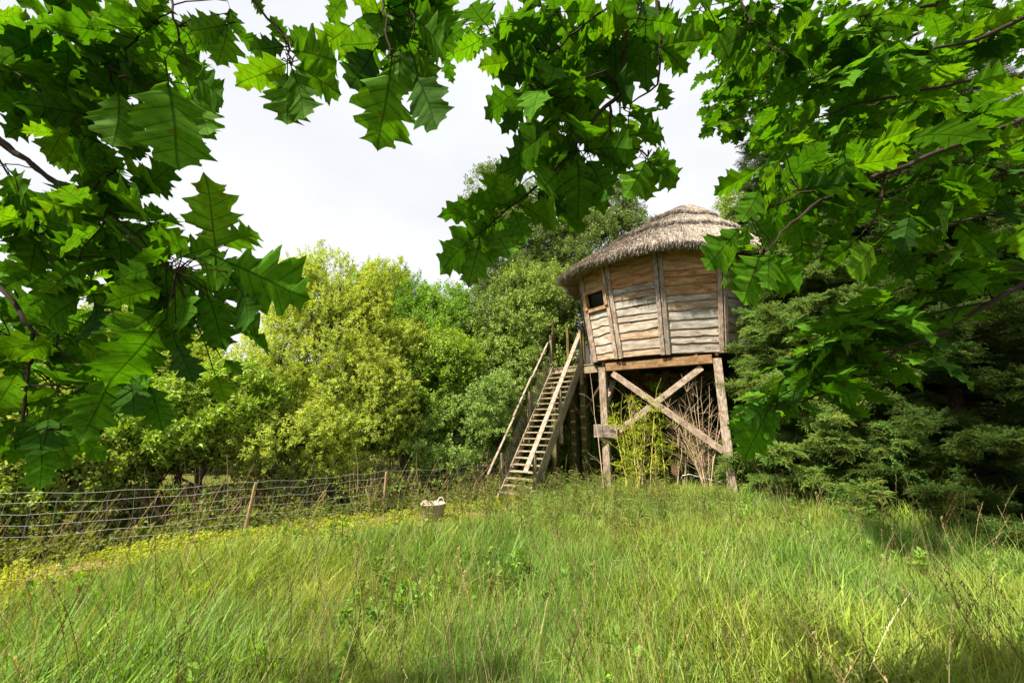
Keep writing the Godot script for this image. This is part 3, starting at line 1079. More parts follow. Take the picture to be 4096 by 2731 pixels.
func bare_shrub() -> void:
	rng.seed = 90
	var c := at(2835, 1990, 9.6)
	c.y = gh(c.x, c.z)
	var o := thing("dead_bamboo", "dry tan bare stems fanning up beside the right hut post", "dead plant", c)
	for i in 15:
		var a := Vector3(rf(-0.14, 0.1), -0.05, rf(-0.1, 0.12))
		var b := Vector3(rf(-1.0, 0.75), rf(1.6, 3.3), rf(-0.35, 0.35))
		var pts := bent(a, b, 7, 0.03, -0.05)
		for k in pts.size(): pts[k].x *= 0.3 + 0.7 * pow(float(k) / (pts.size() - 1), 0.8)
		var st := mb(true)
		tube(st, pts, rf(0.007, 0.014), 0.003, 5)
		for t in 13:
			var k := rng.randi_range(2, 6)
			var p: Vector3 = pts[k]
			var q := p + Vector3(rf(-0.6, 0.6), rf(0.15, 0.55), rf(-0.3, 0.3))
			tube(st, bent(p, q, 2, 0.02), 0.0038, 0.002, 3)
		done(st, "stem", M.dry_stem, o)

func bamboo() -> void:
	var leaf := sprig(11, 0.5, 0.075, 0.05)
	rng.seed = 91
	for g in [[2555, 1980, 10.0, "yellow green bamboo with narrow leaves under the left half of the hut", 9], [2450, 1985, 10.2, "thin pale cane with arching dry twigs in front of the sign", 3], [2700, 1985, 10.4, "sparse brown bamboo canes under the middle of the hut", 6]]:
		var c := at(g[0], g[1], g[2])
		c.y = gh(c.x, c.z)
		var o := thing("bamboo_clump", g[3], "bamboo", c)
		var xf := []
		var cols := []
		for i in g[4]:
			var a := Vector3(rf(-0.6, 0.75), -0.05, rf(-0.25, 0.25))
			var b := a + Vector3(rf(-0.4, 0.5), rf(2.0, 3.5), rf(-0.25, 0.25))
			var pts := bent(a, b, 8, 0.02, 0.0)
			var st := mb(true)
			tube(st, pts, 0.014, 0.004, 5)
			for t in 8:
				var k := rng.randi_range(2, 8)
				var p: Vector3 = pts[k]
				tube(st, bent(p, p + Vector3(rf(-0.6, 0.6), rf(0.1, 0.5), rf(-0.2, 0.2)), 3, 0.02, 0.04), 0.004, 0.002, 3)
			done(st, "cane", M.cane_yellow if g[4] == 9 else M.dry_stem, o)
			if g[4] != 3:
				for t in (19 if g[4] == 9 else 4):
					var u := pow(rf(0, 1), 0.8)
					var f := u * 0.93 * 8
					var p: Vector3 = pts[int(f)].lerp(pts[int(f) + 1], f - int(f))
					xf.append(Transform3D(facing((rdir() + Vector3.UP * 0.4).normalized(), rdir(), Vector3.ONE * rf(0.2, 0.36)), p + rdir() * rf(0.0, 0.3)))
					cols.append(Color(0.4, 0.52, 0.05) * rf(0.75, 1.2))
		if xf.size(): scatter("foliage", leaf, M.leaves, xf, cols, o)

# single tall grasses that stand out in the foreground
func grass_ears() -> void:
	rng.seed = 8
	for e in [[1335, 2640, 1250, 2170, 2.6, Color(0.3, 0.27, 0.14), "tall brownish grass ear leaning left, left of centre in the foreground"], [1760, 2700, 1600, 2180, 2.9, Color(0.27, 0.26, 0.13), "thin tall grass ear leaning left, just left of the picture's middle"], [3380, 2720, 3660, 2350, 2.4, Color(0.6, 0.53, 0.34), "pale feathery grass ear bending right at the lower right"], [3560, 2760, 3360, 2590, 2.1, Color(0.55, 0.48, 0.27), "straw coloured grass ear drooping left at the bottom right"], [2600, 2730, 2420, 2050, 3.2, Color(0.28, 0.14, 0.06), "tall reddish brown dock stalk right of centre in the meadow"], [180, 2700, 90, 2290, 2.6, Color(0.27, 0.13, 0.06), "rusty brown stalk at the far left of the meadow"]]:
		var a := at(e[0], e[1], e[4])
		a.y = gh(a.x, a.z) - 0.03
		var b := at(e[2], e[3], e[4] * 1.05)
		var o := thing("grass_stalk", e[6], "grass stalk", a)
		var pts := []
		var mid := Vector3((b.x - a.x) * 0.35, (b.y - a.y) * 0.6, (b.z - a.z) * 0.3)
		for i in 9:
			var t := i / 8.0
			pts.append(mid * 2.0 * t * (1.0 - t) + (b - a) * t * t)
		var st := mb(true)
		st.set_color(e[5] * 0.8)
		tube(st, pts, 0.0026, 0.0012, 4)
		done(st, "stem", M.straw, o)
		st = mb()
		for i in 46:
			var t := 1.0 - 0.36 * i / 46.0
			var p: Vector3 = pts[mini(int(t * 8), 7)].lerp(pts[mini(int(t * 8) + 1, 8)], t * 8 - int(t * 8))
			var along: Vector3 = (pts[8] - pts[6]).normalized()
			flat_leaf(st, p, (along + rdir() * 0.65).normalized(), rdir(), rf(0.01, 0.02), 0.006, e[5] * rf(0.7, 1.25))
		done(st, "ear", M.straw, o)

# ---------------------------------------------------------------- ground
func build_ground() -> void:
	var xs := []
	var zs := []
	for v in [-420.0, -160.0, -70.0, -40.0, -26.0]: xs.append(v)
	for i in 81: xs.append(-18.0 + i * 0.45)
	for v in [26.0, 40.0, 70.0, 160.0, 420.0]: xs.append(v)
	for v in [-420.0, -160.0, -70.0, -42.0, -30.0]: zs.append(v)
	for i in 63: zs.append(-24.0 + i * 0.45)
	for v in [7.0, 14.0, 40.0, 160.0, 420.0]: zs.append(v)
	var st := mb(true)
	var C := func(x: float, z: float) -> Color:
		var s := fence_side(x, z)
		var c := Color(0.1, 0.105, 0.035)
		var strip := smoothstep(-0.6, 0.0, s) * (1.0 - smoothstep(1.3, 2.3, s)) * smoothstep(0.5, -1.0, x)
		var chip := smoothstep(0.05, 0.4, nz.get_noise_2d(x * 38.0 + 50, z * 38.0))
		c = c.lerp(Color(0.2, 0.23, 0.05).lerp(Color(0.36, 0.28, 0.17), chip * 0.6), strip)
		var bare := smoothstep(0.15, 0.4, nz.get_noise_2d(x * 55.0 + 900, z * 55.0))
		c = c.lerp(Color(0.3, 0.24, 0.15), bare * (1.0 - strip) * (1.0 if s > 0 else 0.25) * 0.7)
		if s < -2.2: c = c.lerp(Color(0.2, 0.24, 0.06), 0.7)
		return c
	for i in xs.size() - 1:
		for j in zs.size() - 1:
			var q := []
			for k in [[i, j], [i, j + 1], [i + 1, j + 1], [i + 1, j]]:
				q.append(Vector3(xs[k[0]], gh(xs[k[0]], zs[k[1]]), zs[k[1]]))
			for k in [0, 2, 1, 0, 3, 2]:
				var p: Vector3 = q[k]
				st.set_color(C.call(p.x, p.z))
				st.add_vertex(p)
	tag(done(st, "ground", M.ground), "", "", "", "structure")

func build_grass() -> void:
	rng.seed = 5
	var kinds := [grass_tuft(15, 0.31, 0.009, 0.1, 0.55, 0.1), grass_tuft(10, 0.36, 0.0125, 0.09, 0.55, 0.05), grass_tuft(20, 0.23, 0.0075, 0.14, 1.1, 0.22), grass_tuft(11, 0.46, 0.0065, 0.1, 0.4, 0.25)]
	var xf := [[], [], [], []]
	var cols := [[], [], [], []]
	var n := 0
	while n < 76000:
		# nearer the eye the ground is seeded more thickly
		var d := lerpf(1.6, 13.5, pow(rf(0, 1), 1.35))
		var an := rf(-1.02, 1.02)
		var x := d * sin(an)
		var z := -d * cos(an)
		n += 1
		var s := fence_side(x, z)
		var tall := smoothstep(1.9, 3.4, s + 0.7 * nz.get_noise_2d(x * 40.0, z * 40.0)) if x < 0.3 else 1.0
		if x > 6.3 and Vector2(x - 9.4, z + 8.2).length() < 2.6: continue
		if Vector2(x + 1.56, z + 7.3).length() < 0.25: continue
		if tall < 0.15 and rng.randf() > (0.05 if s > -0.1 else 0.25): continue
		if nz.get_noise_2d(x * 55.0 + 900, z * 55.0) > rf(0.28, 0.7): continue
		var patch := nz.get_noise_2d(x * 24.0 - 300.0, z * 24.0)
		var v := 0
		var r := rf(0, 1) + patch * 0.6
		if r > 0.8: v = 1
		elif r < 0.28: v = 2
		elif r < 0.42: v = 3
		var sc := rf(0.6, 1.15) * lerpf(0.5, 1.0, tall) * (1.0 + 0.6 * patch)
		var wide := rf(0.9, 1.3)
		var b := Basis(Vector3(rf(-1, 1), 0, rf(-1, 1)).normalized(), rf(0.0, 0.3)) * Basis(Vector3.UP, rf(0, TAU)).scaled(Vector3(sc * wide, sc, sc * wide))
		xf[v].append(Transform3D(b, Vector3(x, gh(x, z) - 0.015, z)))
		var warm := nz.get_noise_2d(x * 31.0 + 77.0, z * 31.0)
		var k := rf(0.72, 1.28) * (1.0 + 0.35 * nz.get_noise_2d(x * 90.0 + 500.0, z * 90.0))
		cols[v].append(Color(0.235 * k * (1.0 + 0.45 * warm), 0.345 * k * (1.0 + 0.1 * warm), 0.065 * k))
	for v in 4: scatter("meadow_grass", kinds[v], M.grass, xf[v], cols[v])
	# thin dark seed stalks standing over the grass
	var stalks := [seed_stalk(0.8, 12, 0.3), seed_stalk(0.7, 6, 0.15), seed_stalk(0.95, 20, 0.28)]
	for v in 3:
		var f := []
		var c := []
		for i in 560:
			var d := lerpf(1.7, 11.0, pow(rf(0, 1), 1.1))
			var an := rf(-0.98, 0.9)
			var x := d * sin(an)
			var z := -d * cos(an)
			if fence_side(x, z) < 1.3 and x < 0.3 and rng.randf() < 0.8: continue
			var sc := rf(0.65, 1.15)
			f.append(Transform3D(Basis(Vector3.UP, rf(0, TAU)).scaled(Vector3(sc, sc, sc)), Vector3(x, gh(x, z) - 0.02, z)))
			c.append([Color(0.17, 0.1, 0.05), Color(0.34, 0.3, 0.15), Color(0.42, 0.34, 0.18), Color(0.2, 0.24, 0.08)][rng.randi() % 4] * rf(0.8, 1.2))
		scatter("seed_stalk_weeds", stalks[v], M.grass, f, c)
	# weeds with narrow leaves on the rise and along the fence
	var weed := sprig(34, 0.17, 0.03, 0.03)
	var f := []
	var c := []
	for i in 620:
		var x := rf(-4.5, 6.3)
		var z := rf(-11.5, -6.0)
		var near_stair := Vector2(x - 0.8, z + 9.8).length()
		if rng.randf() > exp(-near_stair * near_stair / 5.0) + 0.16: continue
		if fence_side(x, z) < 0.3: continue
		var sc := rf(0.4, 0.95)
		f.append(Transform3D(facing((Vector3.UP + rdir() * 0.2).normalized(), rdir(), Vector3.ONE * sc), Vector3(x, gh(x, z) - 0.03, z)))
		c.append(Color(0.2, 0.25, 0.08) * rf(0.75, 1.2))
	scatter("narrow_leaved_weeds", weed, M.leaves, f, c)
	# broad leaves of weeds low in the meadow, and pale dead stalks
	f = []
	c = []
	var df := []
	var dc := []
	for i in 5200:
		var d := lerpf(1.7, 12.0, pow(rf(0, 1), 1.2))
		var an := rf(-1.0, 1.0)
		var x := d * sin(an)
		var z := -d * cos(an)
		if fence_side(x, z) < 1.6 and x < 0.3: continue
		if i % 4 == 0:
			df.append(Transform3D(facing((Vector3.UP * rf(0.2, 1.2) + rdir()).normalized(), rdir(), Vector3(0.0065, rf(0.15, 0.45), 0.0065)), Vector3(x, gh(x, z) + rf(0.02, 0.2), z)))
			dc.append(Color(0.46, 0.4, 0.22) * rf(0.6, 1.2))
		elif nz.get_noise_2d(x * 45.0 + 200.0, z * 45.0) > rf(-0.1, 0.5):
			f.append(Transform3D(facing((Vector3.UP + rdir() * 0.7).normalized(), rdir(), Vector3.ONE * rf(0.1, 0.26)), Vector3(x, gh(x, z) + rf(0.0, 0.12), z)))
			c.append(Color(0.22, 0.36, 0.06) * rf(0.7, 1.25))
	scatter("broad_leaved_weeds", sprig(14, 0.4, 0.2, 0.1), M.leaves, f, c)
	var dead := mb()
	tube(dead, [Vector3.ZERO, Vector3(0, 1, 0)], 0.2, 0.1, 3)
	dead.generate_normals()
	scatter("dead_grass_stalks", dead.commit(), M.straw, df, dc)
	# low creeping leaves on the open strip by the fence, with wood chips between
	var low := sprig(12, 0.34, 0.26, 0.3)
	f = []
	c = []
	var chips := []
	var ccol := []
	var bram := []
	var bcol := []
	for i in 30000:
		var x := rf(-13.0, 0.2)
		var z := rf(-11.5, -2.5)
		var s := fence_side(x, z)
		if s < -0.4 or s > 2.4: continue
		if s > 0.1 and nz.get_noise_2d(x * 38.0 + 50, z * 38.0) < rf(0.0, 0.4):
			f.append(Transform3D(facing((Vector3.UP * 0.5 + rdir()).normalized(), Vector3.UP, Vector3.ONE * rf(0.08, 0.17)), Vector3(x, gh(x, z) + rf(0, 0.03), z)))
			c.append(Color(0.4, 0.46, 0.07) * rf(0.75, 1.2))
		if s > -0.1 and s < 0.9 and rng.randf() < 0.16:
			chips.append(Transform3D(facing(Vector3(rf(-1, 1), rf(-0.2, 0.2), rf(-1, 1)).normalized(), (Vector3.UP + rdir() * 0.4).normalized(), Vector3(rf(0.3, 1), 1, 1) * rf(0.04, 0.1)), Vector3(x, gh(x, z) + rf(0.005, 0.03), z)))
			ccol.append(Color(0.5, 0.4, 0.29) * rf(0.5, 1.1))
		if s < 0.35 + 0.5 * nz.get_noise_2d(x * 60.0, 7.0) and rng.randf() < 0.4 and x < -1.0:
			bram.append(Transform3D(facing((Vector3.UP + rdir() * 0.9).normalized(), rdir(), Vector3.ONE * rf(0.12, 0.42)), Vector3(x, gh(x, z), z)))
			bcol.append(Color(0.15, 0.19, 0.05) * rf(0.7, 1.25))
	scatter("creeping_ground_cover", low, M.leaves, f, c)
	var chip := mb()
	flat_leaf(chip, Vector3(0, -0.5, 0), Vector3.UP, Vector3(0, 0, 1), 1.0, 0.7, Color.WHITE)
	chip.generate_normals()
	scatter("wood_chip_litter", chip.commit(), M.straw, chips, ccol)
	scatter("fence_foot_weeds", sprig(20, 0.3, 0.2, 0.08), M.leaves, bram, bcol)
	# tangled stems and leaves under the trees behind the fence
	f = []
	c = []
	var brush := mb()
	for i in 26:
		brush.set_color(Color(0.13, 0.1, 0.055) * rf(0.6, 1.5) if i % 4 else Color(0.3, 0.23, 0.12))
		var p := Vector3(rf(-0.5, 0.5), 0, rf(-0.3, 0.3))
		tube(brush, bent(p, p + Vector3(rf(-0.7, 0.7), rf(0.3, 1.25), rf(-0.4, 0.4)), 3, 0.06), 0.008, 0.003, 3)
	brush.generate_normals()
	var bf := []
	var bc := []
	for i in 150:
		var u := rf(-4.2, 9.5)
		var s := rf(-3.6, -0.35)
		var q := Vector2(-8.19, -6.77) + Vector2(0.8799, -0.4752) * u + Vector2(0.4752, 0.8799) * s
		f.append(Transform3D(Basis(Vector3.UP, rf(0, TAU)) * Basis.from_scale(Vector3.ONE * rf(0.7, 1.25)), Vector3(q.x, gh(q.x, q.y) - 0.03, q.y)))
		c.append(Color.WHITE)
		for k in 9:
			bf.append(Transform3D(facing((Vector3.UP * 0.6 + rdir()).normalized(), rdir(), Vector3.ONE * rf(0.2, 0.42)), Vector3(q.x + rf(-0.5, 0.5), gh(q.x, q.y) + rf(0, 1.0) * rf(0.2, 1), q.y + rf(-0.4, 0.4))))
			bc.append(Color(0.22, 0.32, 0.06) * rf(0.6, 1.25))
	scatter("brushwood", brush.commit(), M.straw, f, c)
	scatter("undergrowth", sprig(18, 0.28, 0.17, 0.12), M.leaves, bf, bc)

# ---------------------------------------------------------------- the scene
func _ready() -> void:
	var cam := Camera3D.new()
	cam.name = "camera"
	cam.fov = rad_to_deg(2.0 * atan(1365.5 / F))
	cam.position = Vector3(0, EYE, 0)
	cam.rotation.x = TILT
	cam.near = 0.05
	cam.far = 1500.0
	cam.current = true
	add_child(cam)
	var sky_mat := ProceduralSkyMaterial.new()
	sky_mat.sky_top_color = Color(0.92, 0.93, 0.955)
	sky_mat.sky_horizon_color = Color(0.97, 0.97, 0.97)
	sky_mat.sky_curve = 0.2
	sky_mat.sky_energy_multiplier = 0.628
	sky_mat.ground_bottom_color = Color(0.32, 0.34, 0.2)
	sky_mat.ground_horizon_color = Color(0.6, 0.62, 0.5)
	var cov := Image.create(512, 256, false, Image.FORMAT_RGBA8)
	var cn := FastNoiseLite.new()
	cn.seed = 3
	cn.frequency = 1.0
	cn.fractal_octaves = 5
	for y in 256:
		for x in 512:
			var a := TAU * x / 512.0
			var e := (y - 128.0) / 128.0 * PI / 2
			var v := cn.get_noise_3d(cos(a) * cos(e) * 1.6, sin(e) * 3.4, sin(a) * cos(e) * 1.6)
			cov.set_pixel(x, y, Color(1, 1, 1, clampf(0.04 + v * 0.07, 0.0, 0.12)))
	sky_mat.sky_cover = ImageTexture.create_from_image(cov)
	var env := Environment.new()
	env.background_mode = Environment.BG_SKY
	env.sky = Sky.new()
	env.sky.sky_material = sky_mat
	env.tonemap_mode = Environment.TONE_MAPPER_LINEAR
	env.tonemap_exposure = 3.0
	env.sdfgi_enabled = true
	env.ssao_enabled = true
	env.ssil_enabled = true
	var we := WorldEnvironment.new()
	we.name = "world_environment"
	we.environment = env
	add_child(we)
	var sun := DirectionalLight3D.new()
	sun.name = "sun"
	sun.light_color = Color(1.0, 0.95, 0.86)
	sun.light_energy = 1.6
	sun.light_angular_distance = 1.5
	sun.shadow_enabled = true
	add_child(sun)
	sun.look_at_from_position(Vector3(-0.62, 1.12, 0.48), Vector3.ZERO)

	nz.seed = 11
	nz.frequency = 0.01
	nz.fractal_octaves = 3
	rng.seed = 1
	materials()
	build_ground()
	plants()
	build_hut()
	build_stair()
	build_fence()
	build_sign()
	build_small()
	bare_shrub()
	bamboo()
	build_grass()
	grass_ears()
	oaks()

func materials() -> void:
	var wood := wood_image()
	var tex := ImageTexture.create_from_image(wood)
	var W := func(r: float, g: float, b: float, bump := 0.5) -> StandardMaterial3D:
		var m := mat(lin(r, g, b), 0.85, 0.25)
		m.albedo_texture = tex
		m.heightmap_enabled = true
		m.heightmap_texture = tex
		m.heightmap_scale = bump
		return m
	M.grey_wood = [W.call(0.37, 0.3, 0.245), W.call(0.41, 0.34, 0.285), W.call(0.33, 0.285, 0.25)]
	M.brown_wood = [W.call(0.3, 0.19, 0.1)]
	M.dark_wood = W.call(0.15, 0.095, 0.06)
	M.mossy_wood = W.call(0.16, 0.15, 0.055)
	M.stair_wood = [W.call(0.41, 0.36, 0.26), W.call(0.34, 0.3, 0.2), W.call(0.38, 0.33, 0.23)]
	M.rail_wood = W.call(0.36, 0.3, 0.25)
	M.board_grey = [W.call(0.44, 0.385, 0.33, 0.3), W.call(0.46, 0.41, 0.36, 0.3), W.call(0.42, 0.4, 0.375, 0.3), W.call(0.47, 0.36, 0.26, 0.3), W.call(0.49, 0.43, 0.37, 0.3)]
	M.board_brown = [W.call(0.48, 0.27, 0.12, 0.3), W.call(0.44, 0.275, 0.145, 0.3), W.call(0.5, 0.33, 0.19, 0.3)]
	M.stake = W.call(0.5, 0.36, 0.22)
	M.bark = W.call(0.12, 0.09, 0.06, 1.5)
	M.bark_red = W.call(0.28, 0.16, 0.1, 1.5)
	M.twig = W.call(0.07, 0.052, 0.035)
	M.chip = W.call(0.6, 0.42, 0.24)
	M.glass = mat(Color(0.05, 0.06, 0.05), 0.08, 0.22)
	M.ink = mat(lin(0.03, 0.028, 0.03), 0.9)
	M.wire = mat(lin(0.36, 0.39, 0.38), 0.5, 0.4)
	M.wire.metallic = 0.25
	M.old_wire = mat(lin(0.34, 0.3, 0.2), 0.7, 0.3)
	M.tub = mat(lin(0.5, 0.41, 0.33), 0.6, 0.3)
	M.tarp = mat(lin(0.02, 0.021, 0.025), 0.4, 0.5)
	M.green_paint = mat(lin(0.03, 0.12, 0.05), 0.4, 0.5)
	M.pale_metal = mat(lin(0.6, 0.62, 0.6), 0.4, 0.5)
	M.cane = mat(lin(0.25, 0.36, 0.2), 0.6)
	M.cane_yellow = mat(lin(0.48, 0.42, 0.1), 0.55)
	M.dry_stem = mat(lin(0.46, 0.34, 0.235), 0.7)
	M.thatch = mat(lin(0.14, 0.115, 0.09), 0.95, 0.1)
	M.straw = mat(Color.WHITE, 0.85, 0.2)
	M.straw.vertex_color_use_as_albedo = true
	M.leaves = leafy(Color(1.0, 1.0, 0.45))
	M.waxy = leafy(Color(0.8, 0.85, 0.35), 0.5, 0.3)
	M.grass = leafy(Color(1.0, 1.0, 0.5), 0.5, 0.35)
	M.needles = leafy(Color(0.4, 0.45, 0.2), 0.9, 0.05)
	var soil := NoiseTexture2D.new()
	soil.width = 512
	soil.height = 512
	soil.seamless = true
	var sn := FastNoiseLite.new()
	sn.frequency = 0.03
	sn.fractal_octaves = 5
	soil.noise = sn
	var ramp := Gradient.new()
	ramp.colors = PackedColorArray([Color(0.5, 0.45, 0.4), Color(1, 1, 1)])
	soil.color_ramp = ramp
	M.ground = mat(Color.WHITE, 0.95, 0.1)
	M.ground.vertex_color_use_as_albedo = true
	M.ground.albedo_texture = soil
	M.ground.uv1_triplanar = true
	M.ground.uv1_world_triplanar = true
	M.ground.uv1_scale = Vector3.ONE * 0.9
	var lts := [ImageTexture.create_from_image(leaf_image(0)), ImageTexture.create_from_image(leaf_image(4)), ImageTexture.create_from_image(leaf_image(1))]
	for c in [[0.08, 0.225, 0.012], [0.06, 0.175, 0.012], [0.1, 0.255, 0.014], [0.048, 0.135, 0.016], [0.13, 0.285, 0.012], [0.07, 0.19, 0.012], [0.038, 0.105, 0.02], [0.085, 0.21, 0.018]]:
		var m := mat(lin(c[0], c[1], c[2]), 0.68, 0.13)
		m.albedo_texture = lts[leaf_mats.size() % 3]
		m.backlight_enabled = true
		m.backlight = Color(1.0, 1.0, 0.5)
		m.cull_mode = BaseMaterial3D.CULL_DISABLED
		leaf_mats.append(m)
	for c in [[0.22, 0.15, 0.12, 0.0], [0.34, 0.3, -0.15, 0.12], [0.12, 0.22, 0.2, 0.05], [0.45, 0.12, 0.1, 0.15], [0.05, 0.35, -0.1, 0.0], [-0.15, 0.2, 0.25, 0.1], [0.3, 0.4, 0.3, 0.3], [0.6, 0.2, -0.3, 0.2], [0.1, 0.1, 0.1, 0.4], [0.25, 0.45, 0.0, 0.08]]:
		leaf_meshes.append(oak_leaf(c[0], c[1], c[2], c[3]))

func plants() -> void:
	rng.seed = 2
	var willow := [sprig(24, 0.24, 0.1, 0.06), sprig(20, 0.22, 0.1, 0.1)]
	var broad := [sprig(26, 0.22, 0.14, 0.14), sprig(22, 0.25, 0.14, 0.18)]
	var holm := [sprig(30, 0.17, 0.1, 0.16), sprig(26, 0.19, 0.1, 0.2)]
	var laurel := [sprig(18, 0.38, 0.15, 0.06), sprig(16, 0.34, 0.14, 0.08)]
	var bram := [sprig(20, 0.26, 0.2, 0.16), sprig(18, 0.28, 0.2, 0.2)]
	# the big pale willow and its neighbours, behind the fence
	var lobes := [[0, 3.6, 0, 2.5, 2.9, 2.1], [-1.3, 2.6, 0.9, 1.7, 1.8, 1.4], [1.4, 2.4, 0.9, 1.8, 1.9, 1.4], [0.3, 1.6, 1.6, 1.8, 1.1, 1.2], [-0.3, 5.9, 0, 1.6, 1.8, 1.3], [1.9, 4.2, -0.2, 1.3, 1.6, 1.3]]
	for i in 13: lobes.append([rf(-2.3, 2.4), rf(5.8, 7.0), rf(-0.6, 0.8), 0.16, rf(0.5, 0.9), 0.16])
	tree("willow_bush", "big yellow green willow bush with upright shoots behind the fence", "willow", Vector2(-5.9, -11.9), lobes, willow, 9500, 0.33, Color(0.44, 0.54, 0.12), [[0, 0, -1.6, 5.0, 0.2, 0.09], [0.2, 0.1, 0.3, 6.5, 0, 0.11], [0.4, 0, 1.8, 5.2, 0.3, 0.09], [-0.3, 0.2, -0.8, 4.0, 1.2, 0.07], [0.5, 0.3, 1.2, 3.5, 1.3, 0.07], [0.1, 0.2, 0.4, 5.5, 0.8, 0.06]], 101, -0.14, 0.9)
	tree("broadleaf_tree", "fresh green tree rising behind the right side of the pale willow", "tree", Vector2(-4.2, -15.8), [[0, 4.4, 0, 2.7, 3.2, 2.2], [-1.1, 6.9, 0, 1.9, 1.7, 1.7], [1.6, 5.4, 0.6, 1.8, 2.2, 1.6], [2.6, 3.0, 0.8, 1.8, 2.4, 1.6]], broad, 6400, 0.42, Color(0.2, 0.38, 0.05), [[0, 0, 0, 7, 0, 0.16], [0, 0, 1.8, 5.5, 0.4, 0.1], [0.1, 0, -1.2, 5.5, 0.2, 0.1]], 102, -0.15)
	tree("broadleaf_tree", "tall dark leaved tree behind the stair, its crown above the hut roof line", "tree", Vector2(2.3, -16.2), [[0, 6.5, 0, 3.4, 3.4, 2.6], [-2.2, 9.2, 0.4, 2.2, 2.6, 1.8], [1.8, 9.3, 0.2, 2.4, 2.1, 1.9], [-0.8, 11.2, 0, 2.3, 1.6, 1.6], [2.2, 11.9, 0, 1.7, 1.3, 1.3], [-2.6, 5.4, 1.2, 2.0, 2.4, 1.6], [3.5, 6.8, 0, 2.0, 1.8, 1.8], [-3.2, 12.7, 0, 1.1, 1.2, 0.9], [-2.6, 11.6, 0, 0.9, 1.0, 0.8], [-4.2, 11.6, 0, 0.6, 0.4, 0.5], [0.2, 4.2, 0.4, 2.6, 1.4, 1.3]], holm, 15000, 0.46, Color(0.17, 0.245, 0.07), [[-0.5, 0, -1.6, 9, 0.2, 0.2], [0.4, 0.2, 0.4, 10.0, 0, 0.2], [0.5, 0, 2.6, 7.5, 0.2, 0.15], [-0.6, 0.3, -2.8, 6.4, 0.8, 0.13]], 103, 0.0, 0.4, "", "waxy")
	tree("broadleaf_tree", "pale green tree close left of the stair head with sunlit clumps", "tree", Vector2(0.2, -14.6), [[0, 5.4, 0, 1.9, 1.7, 1.5], [0.7, 6.9, 0, 1.6, 1.3, 1.3], [-0.4, 3.6, 0.4, 1.6, 1.7, 1.4], [1.2, 4.4, 0, 1.4, 1.6, 1.3]], holm, 6800, 0.42, Color(0.29, 0.4, 0.1), [[0, 0, 0.3, 6.5, 0, 0.12], [0.2, 0, -0.6, 4.5, 0.3, 0.08], [0.1, 0.1, 1.0, 5.2, 0.2, 0.09]], 104, -0.08, 0.4, "", "waxy")
	tree("round_shrub", "grey green shrub between the fence end and the stair", "shrub", Vector2(-1.35, -12.3), [[0, 1.9, 0, 1.25, 1.2, 1.0], [-0.7, 1.2, 0.2, 1.1, 1.0, 0.9], [0.6, 2.7, -0.1, 0.9, 0.8, 0.8]], holm, 3400, 0.34, Color(0.26, 0.39, 0.1), [[0, 0, 0.2, 2.6, 0, 0.06], [-0.1, 0.1, -0.7, 1.8, 0.2, 0.045]], 105, -0.1, 0.3, "", "waxy")
	tree("round_shrub", "dense green shrub right of the willow with dark stems beneath", "shrub", Vector2(-2.9, -12.7), [[0, 2.6, 0, 1.7, 1.6, 1.3], [0.6, 3.8, 0, 1.2, 1.2, 1.0], [-0.9, 1.9, 0.5, 1.2, 0.9, 0.9]], broad, 4200, 0.35, Color(0.27, 0.42, 0.06), [[0, 0, 0.1, 3.8, 0, 0.09], [0.1, 0, 0.8, 2.8, 0.2, 0.06], [-0.1, 0, -0.9, 2.6, 0.1, 0.06]], 106, -0.1)
	tree("laurel_shrub", "glossy leaved shrub with long leaves left of the willow", "shrub", Vector2(-7.9, -9.6), [[0, 2.2, 0, 1.4, 0.9, 1.0], [-0.9, 1.7, 0.1, 1.1, 0.8, 0.9], [0.9, 2.7, -0.2, 1.1, 0.8, 0.9]], laurel, 1500, 0.42, Color(0.29, 0.42, 0.06), [[0, 0, 0.2, 2.4, 0, 0.09], [0.3, 0.1, 1.0, 2.6, 0, 0.08], [-0.3, 0, -0.8, 2.0, 0.1, 0.07], [0.6, 0.1, 0.4, 2.4, -0.2, 0.06]], 107, -0.05, 0.3, "", "waxy")
	tree("bramble_thicket", "tangled bramble thicket behind the fence at the far left", "bramble", Vector2(-10.6, -7.9), [[0, 1.7, 0, 1.9, 1.3, 1.1], [-1.6, 1.5, 0.6, 1.5, 1.4, 1.0], [1.2, 1.2, -0.2, 1.3, 1.0, 0.9], [0.6, 0.6, 0.6, 1.6, 0.6, 0.7]], bram, 5000, 0.33, Color(0.28, 0.38, 0.07), [[0, 0, 0.4, 2.2, 0.3, 0.025], [0.5, 0, 1.2, 2.0, 0.3, 0.02], [-0.6, 0, -1.4, 2.1, 0.4, 0.02]], 108, -0.12, 0.2)
	tree("broadleaf_tree", "light green tree behind the bramble at the far left", "tree", Vector2(-12.5, -12.2), [[0, 3.6, 0, 2.6, 2.2, 1.9], [2.0, 2.9, 0.2, 2.0, 1.9, 1.6], [-2.0, 3.4, 0, 2.0, 2.0, 1.6], [0.8, 5.0, 0, 1.6, 1.2, 1.2]], broad, 5200, 0.43, Color(0.3, 0.42, 0.07), [[0, 0, 0.2, 4.8, 0, 0.14], [0.2, 0, 2.0, 3.6, 0.2, 0.09], [-0.3, 0, -1.8, 3.8, 0, 0.1]], 109, -0.1)
